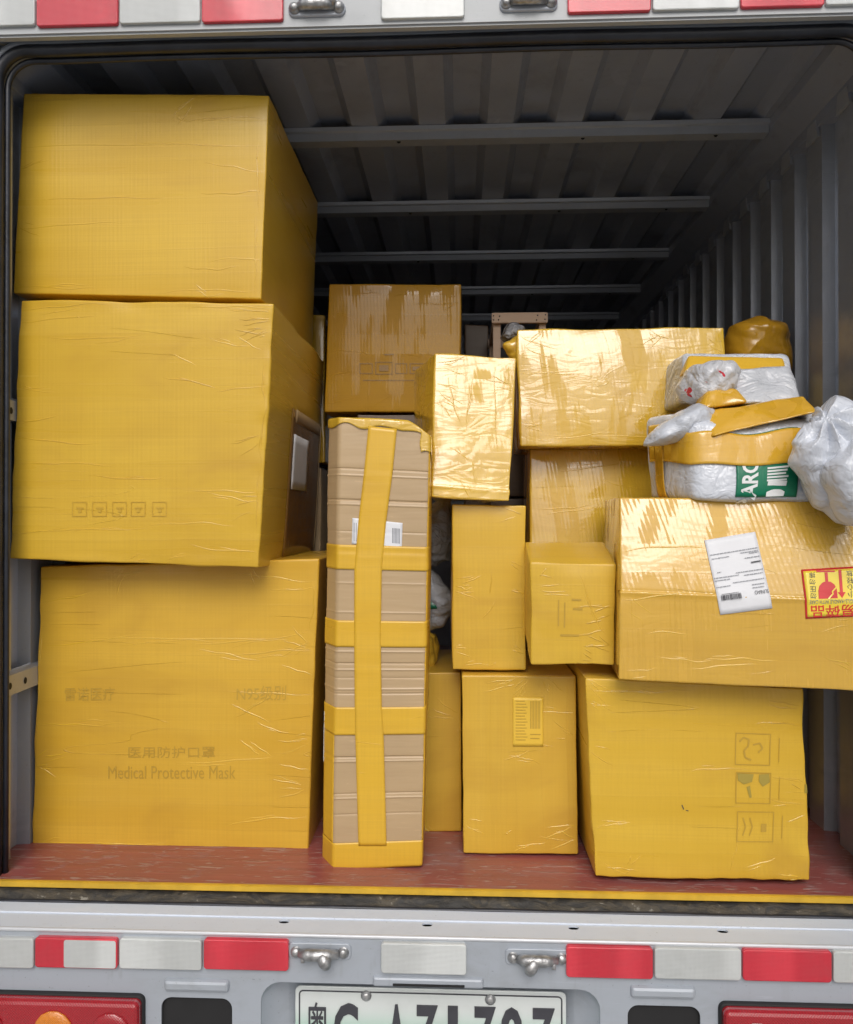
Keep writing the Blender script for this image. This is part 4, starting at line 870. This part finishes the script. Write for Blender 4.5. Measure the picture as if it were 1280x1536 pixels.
b1.sheet('tape_band', 'tape_gloss', -.15, b1.W - .004, bz(699), bz(652), .0036, step=.005)
b1.sheet('tape_band', 'tape_gloss', -.125, -.090, .004, b1.H - .02, .0046, step=.005)
def child_pillow(parent, base0, *a, **k):
    o, c, b = pillow(*a, **k); o.parent = parent; o.location = Vector(b) - Vector(base0); return o
child_pillow(b1.o, b1.org, 'bag_fold', 'bag_white', [(968, 668), (975, 652), (992, 636), (1020, 618), (1046, 606), (1070, 612), (1100, 640), (1080, 660), (1030, 668)], 1.545, .09, 41, .006)
def flat_parcel(name, mat, q, Y, depth, seed, parent=None, base0=None, r=.006, bul=.004, yaw=0, amp=.0035, step=.004, fq=1.0):
    w1, w2 = np.random.RandomState(seed), Waves(seed + 3, 25 * fq)
    D = [(lambda d: d / np.linalg.norm(d))(w1.normal(size=3)) for _ in range(6)]; PH = w1.uniform(0, 6.28, 6); FQ = w1.uniform(45, 170, 6) * fq
    def warp(p, s):
        h = sum((2 / math.pi) * np.arcsin(np.sin((p @ d) * f + ph + 1.2 * w2(p))) * (60 / f) for d, f, ph in zip(D, FQ, PH))
        q_ = p.copy(); q_[:, 1] += amp * h; q_[:, 2] += amp * .6 * np.roll(h, 3) * 0 + amp * .5 * h * np.clip(p[:, 2] / s.H, 0, 1); return q_
    c = Carton(name, q, Y, depth, mat, yaw=yaw, seed=seed, r=r, bulge=bul, rough=.001, edge=.0015, step=step, warp=warp)
    if parent is not None: c.o.parent = parent; c.o.location = Vector(c.org) - Vector(base0)
    return c
flat_parcel('tape_fold', 'tape_gloss', quad((1062, 616), (1205, 593), (1226, 618), (1070, 655)), [1.53, 1.53, 1.475, 1.475], .06, 42, b1.o, b1.org, amp=.002)
child_pillow(b1.o, b1.org, 'bag_fold', 'bag_white', [(1180, 640), (1195, 622), (1225, 612), (1250, 620), (1250, 650), (1200, 660)], 1.55, .08, 43, .007)
B2 = flat_parcel('mail_bag', 'bag_white_b', quad((1024, 527), (1184, 530), (1190, 604), (1022, 604)), [1.69, 1.69, 1.65, 1.65], .16, 44, r=.012, bul=.008, amp=.003); b2 = B2.o
tag(b2, 'pale grey mailing bag with an orange taped top, rearmost of the heap', 'mail bag', 'mailing bags heaped on the cartons')
flat_parcel('tape_patch', 'tape', quad((1034, 532), (1176, 536), (1183, 562), (1028, 560)), [1.675, 1.675, 1.64, 1.64], .05, 45, b2, B2.org, amp=.001)
b3, c_, bb = pillow('mail_bag', 'bag_print', [(1020, 578), (1024, 560), (1036, 549), (1060, 545), (1090, 547), (1108, 560), (1106, 590), (1080, 606), (1045, 604), (1028, 596)], 1.605, .12, 46, .0065)
tag(b3, 'crumpled white bag with a little red print tucked in the heap', 'mail bag', 'mailing bags heaped on the cartons')
def mark(parent, base0, name, mat, px, Y):
    V = np.array([at(*p, Y) for p in px]); V2 = V + np.array([0, .0015, 0]); n = len(px)
    Fc = [list(range(n)), list(range(n, 2 * n))[::-1]] + [(i, (i + 1) % n, n + (i + 1) % n, n + i) for i in range(n)]
    return link(name, mesh(name, np.vstack([V, V2]) - np.array(base0), Fc, False), mat, parent)
B4 = flat_parcel('mail_bag', 'bag_white_b', quad((1080, 553), (1186, 549), (1206, 604), (1066, 606)), [1.60, 1.60, 1.545, 1.545], .10, 47, r=.010, bul=.008, amp=.004, yaw=-6); b4 = B4.o
tag(b4, 'grey translucent bag lying just above the yellow tape fold', 'mail bag', 'mailing bags heaped on the cartons')
flat_parcel('tape_fold', 'tape_gloss', quad((1062, 585), (1104, 582), (1124, 604), (1054, 614)), [1.55, 1.55, 1.525, 1.525], .05, 48, b4, B4.org, amp=.0025)
b5, c_, bb5 = pillow('mail_bag', 'bag_white', [(1187, 662), (1196, 650), (1212, 640), (1226, 620), (1244, 607), (1270, 605), (1300, 608), (1308, 640), (1308, 720), (1300, 785), (1280, 794), (1256, 788), (1228, 765), (1206, 735), (1196, 702)], 1.425, .10, 49, .008, 70, 200, gather=(1228, 632))
tag(b5, 'big loose white bag spilling over the front of the stickered carton', 'mail bag', 'mailing bags heaped on the cartons')
child_pillow(b5, bb5, 'bag_fold', 'bag_white', [(1243, 700), (1254, 672), (1275, 655), (1308, 650), (1310, 780), (1292, 796), (1268, 786), (1252, 762), (1244, 730)], 1.385, .10, 50, .006, gather=(1275, 655))
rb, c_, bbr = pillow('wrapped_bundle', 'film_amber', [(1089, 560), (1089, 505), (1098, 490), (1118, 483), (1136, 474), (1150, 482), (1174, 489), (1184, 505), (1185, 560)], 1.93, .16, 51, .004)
tag(rb, 'round amber wrapped bundle against the ribbed wall behind the mail bags', 'bundle')
# bags in the gap beside the tall carton
gb, c_, _ = pillow('grey_bag', 'bag_grey', [(615, 760), (640, 754), (668, 756), (678, 775), (680, 810), (676, 846), (655, 853), (615, 853)], 1.88, .10, 52, .012)
tag(gb, 'crumpled grey plastic bag in the gap beside the tall tan carton', 'bag')
gw, c_, bgw = pillow('white_bag', 'bag_white', [(612, 872), (630, 860), (650, 858), (666, 876), (679, 900), (680, 920), (664, 936), (640, 942), (612, 940)], 1.86, .10, 53, .009)
tag(gw, 'white and green plastic bag in the gap, below the grey bag', 'bag')
child_pillow(gw, bgw, 'printed_patch', 'green_ink', [(630, 892), (645, 896), (655, 900), (664, 906), (660, 914), (648, 913), (632, 918)], 1.815, .03, 54, .004, 12, 40)
gy, c_, _ = pillow('wrapped_bundle', 'film_gloss', [(600, 948), (640, 944), (655, 950), (660, 972), (655, 995), (645, 1008), (600, 1008)], 1.85, .10, 55, .005)
tag(gy, 'small shiny yellow bundle at the bottom of the gap', 'bundle')
# --- cartons that carry the heap of bags and the round bundle
cb1 = Carton('wrapped_carton', quad((1050, 606), (1182, 606), (1182, 741), (1050, 741)), 1.685, .10, 'film_semi', seed=28, step=.015)
tag(cb1.o, 'yellow carton buried under the heap of mailing bags', 'carton', GRP)
cb2 = Carton('wrapped_carton', quad((1090, 562), (1184, 562), (1184, 1208), (1090, 1208)), 1.88, .24, 'film_semi_b', seed=29, step=.015)
tag(cb2.o, 'yellow carton standing by the ribbed wall below the round amber bundle', 'carton', GRP)
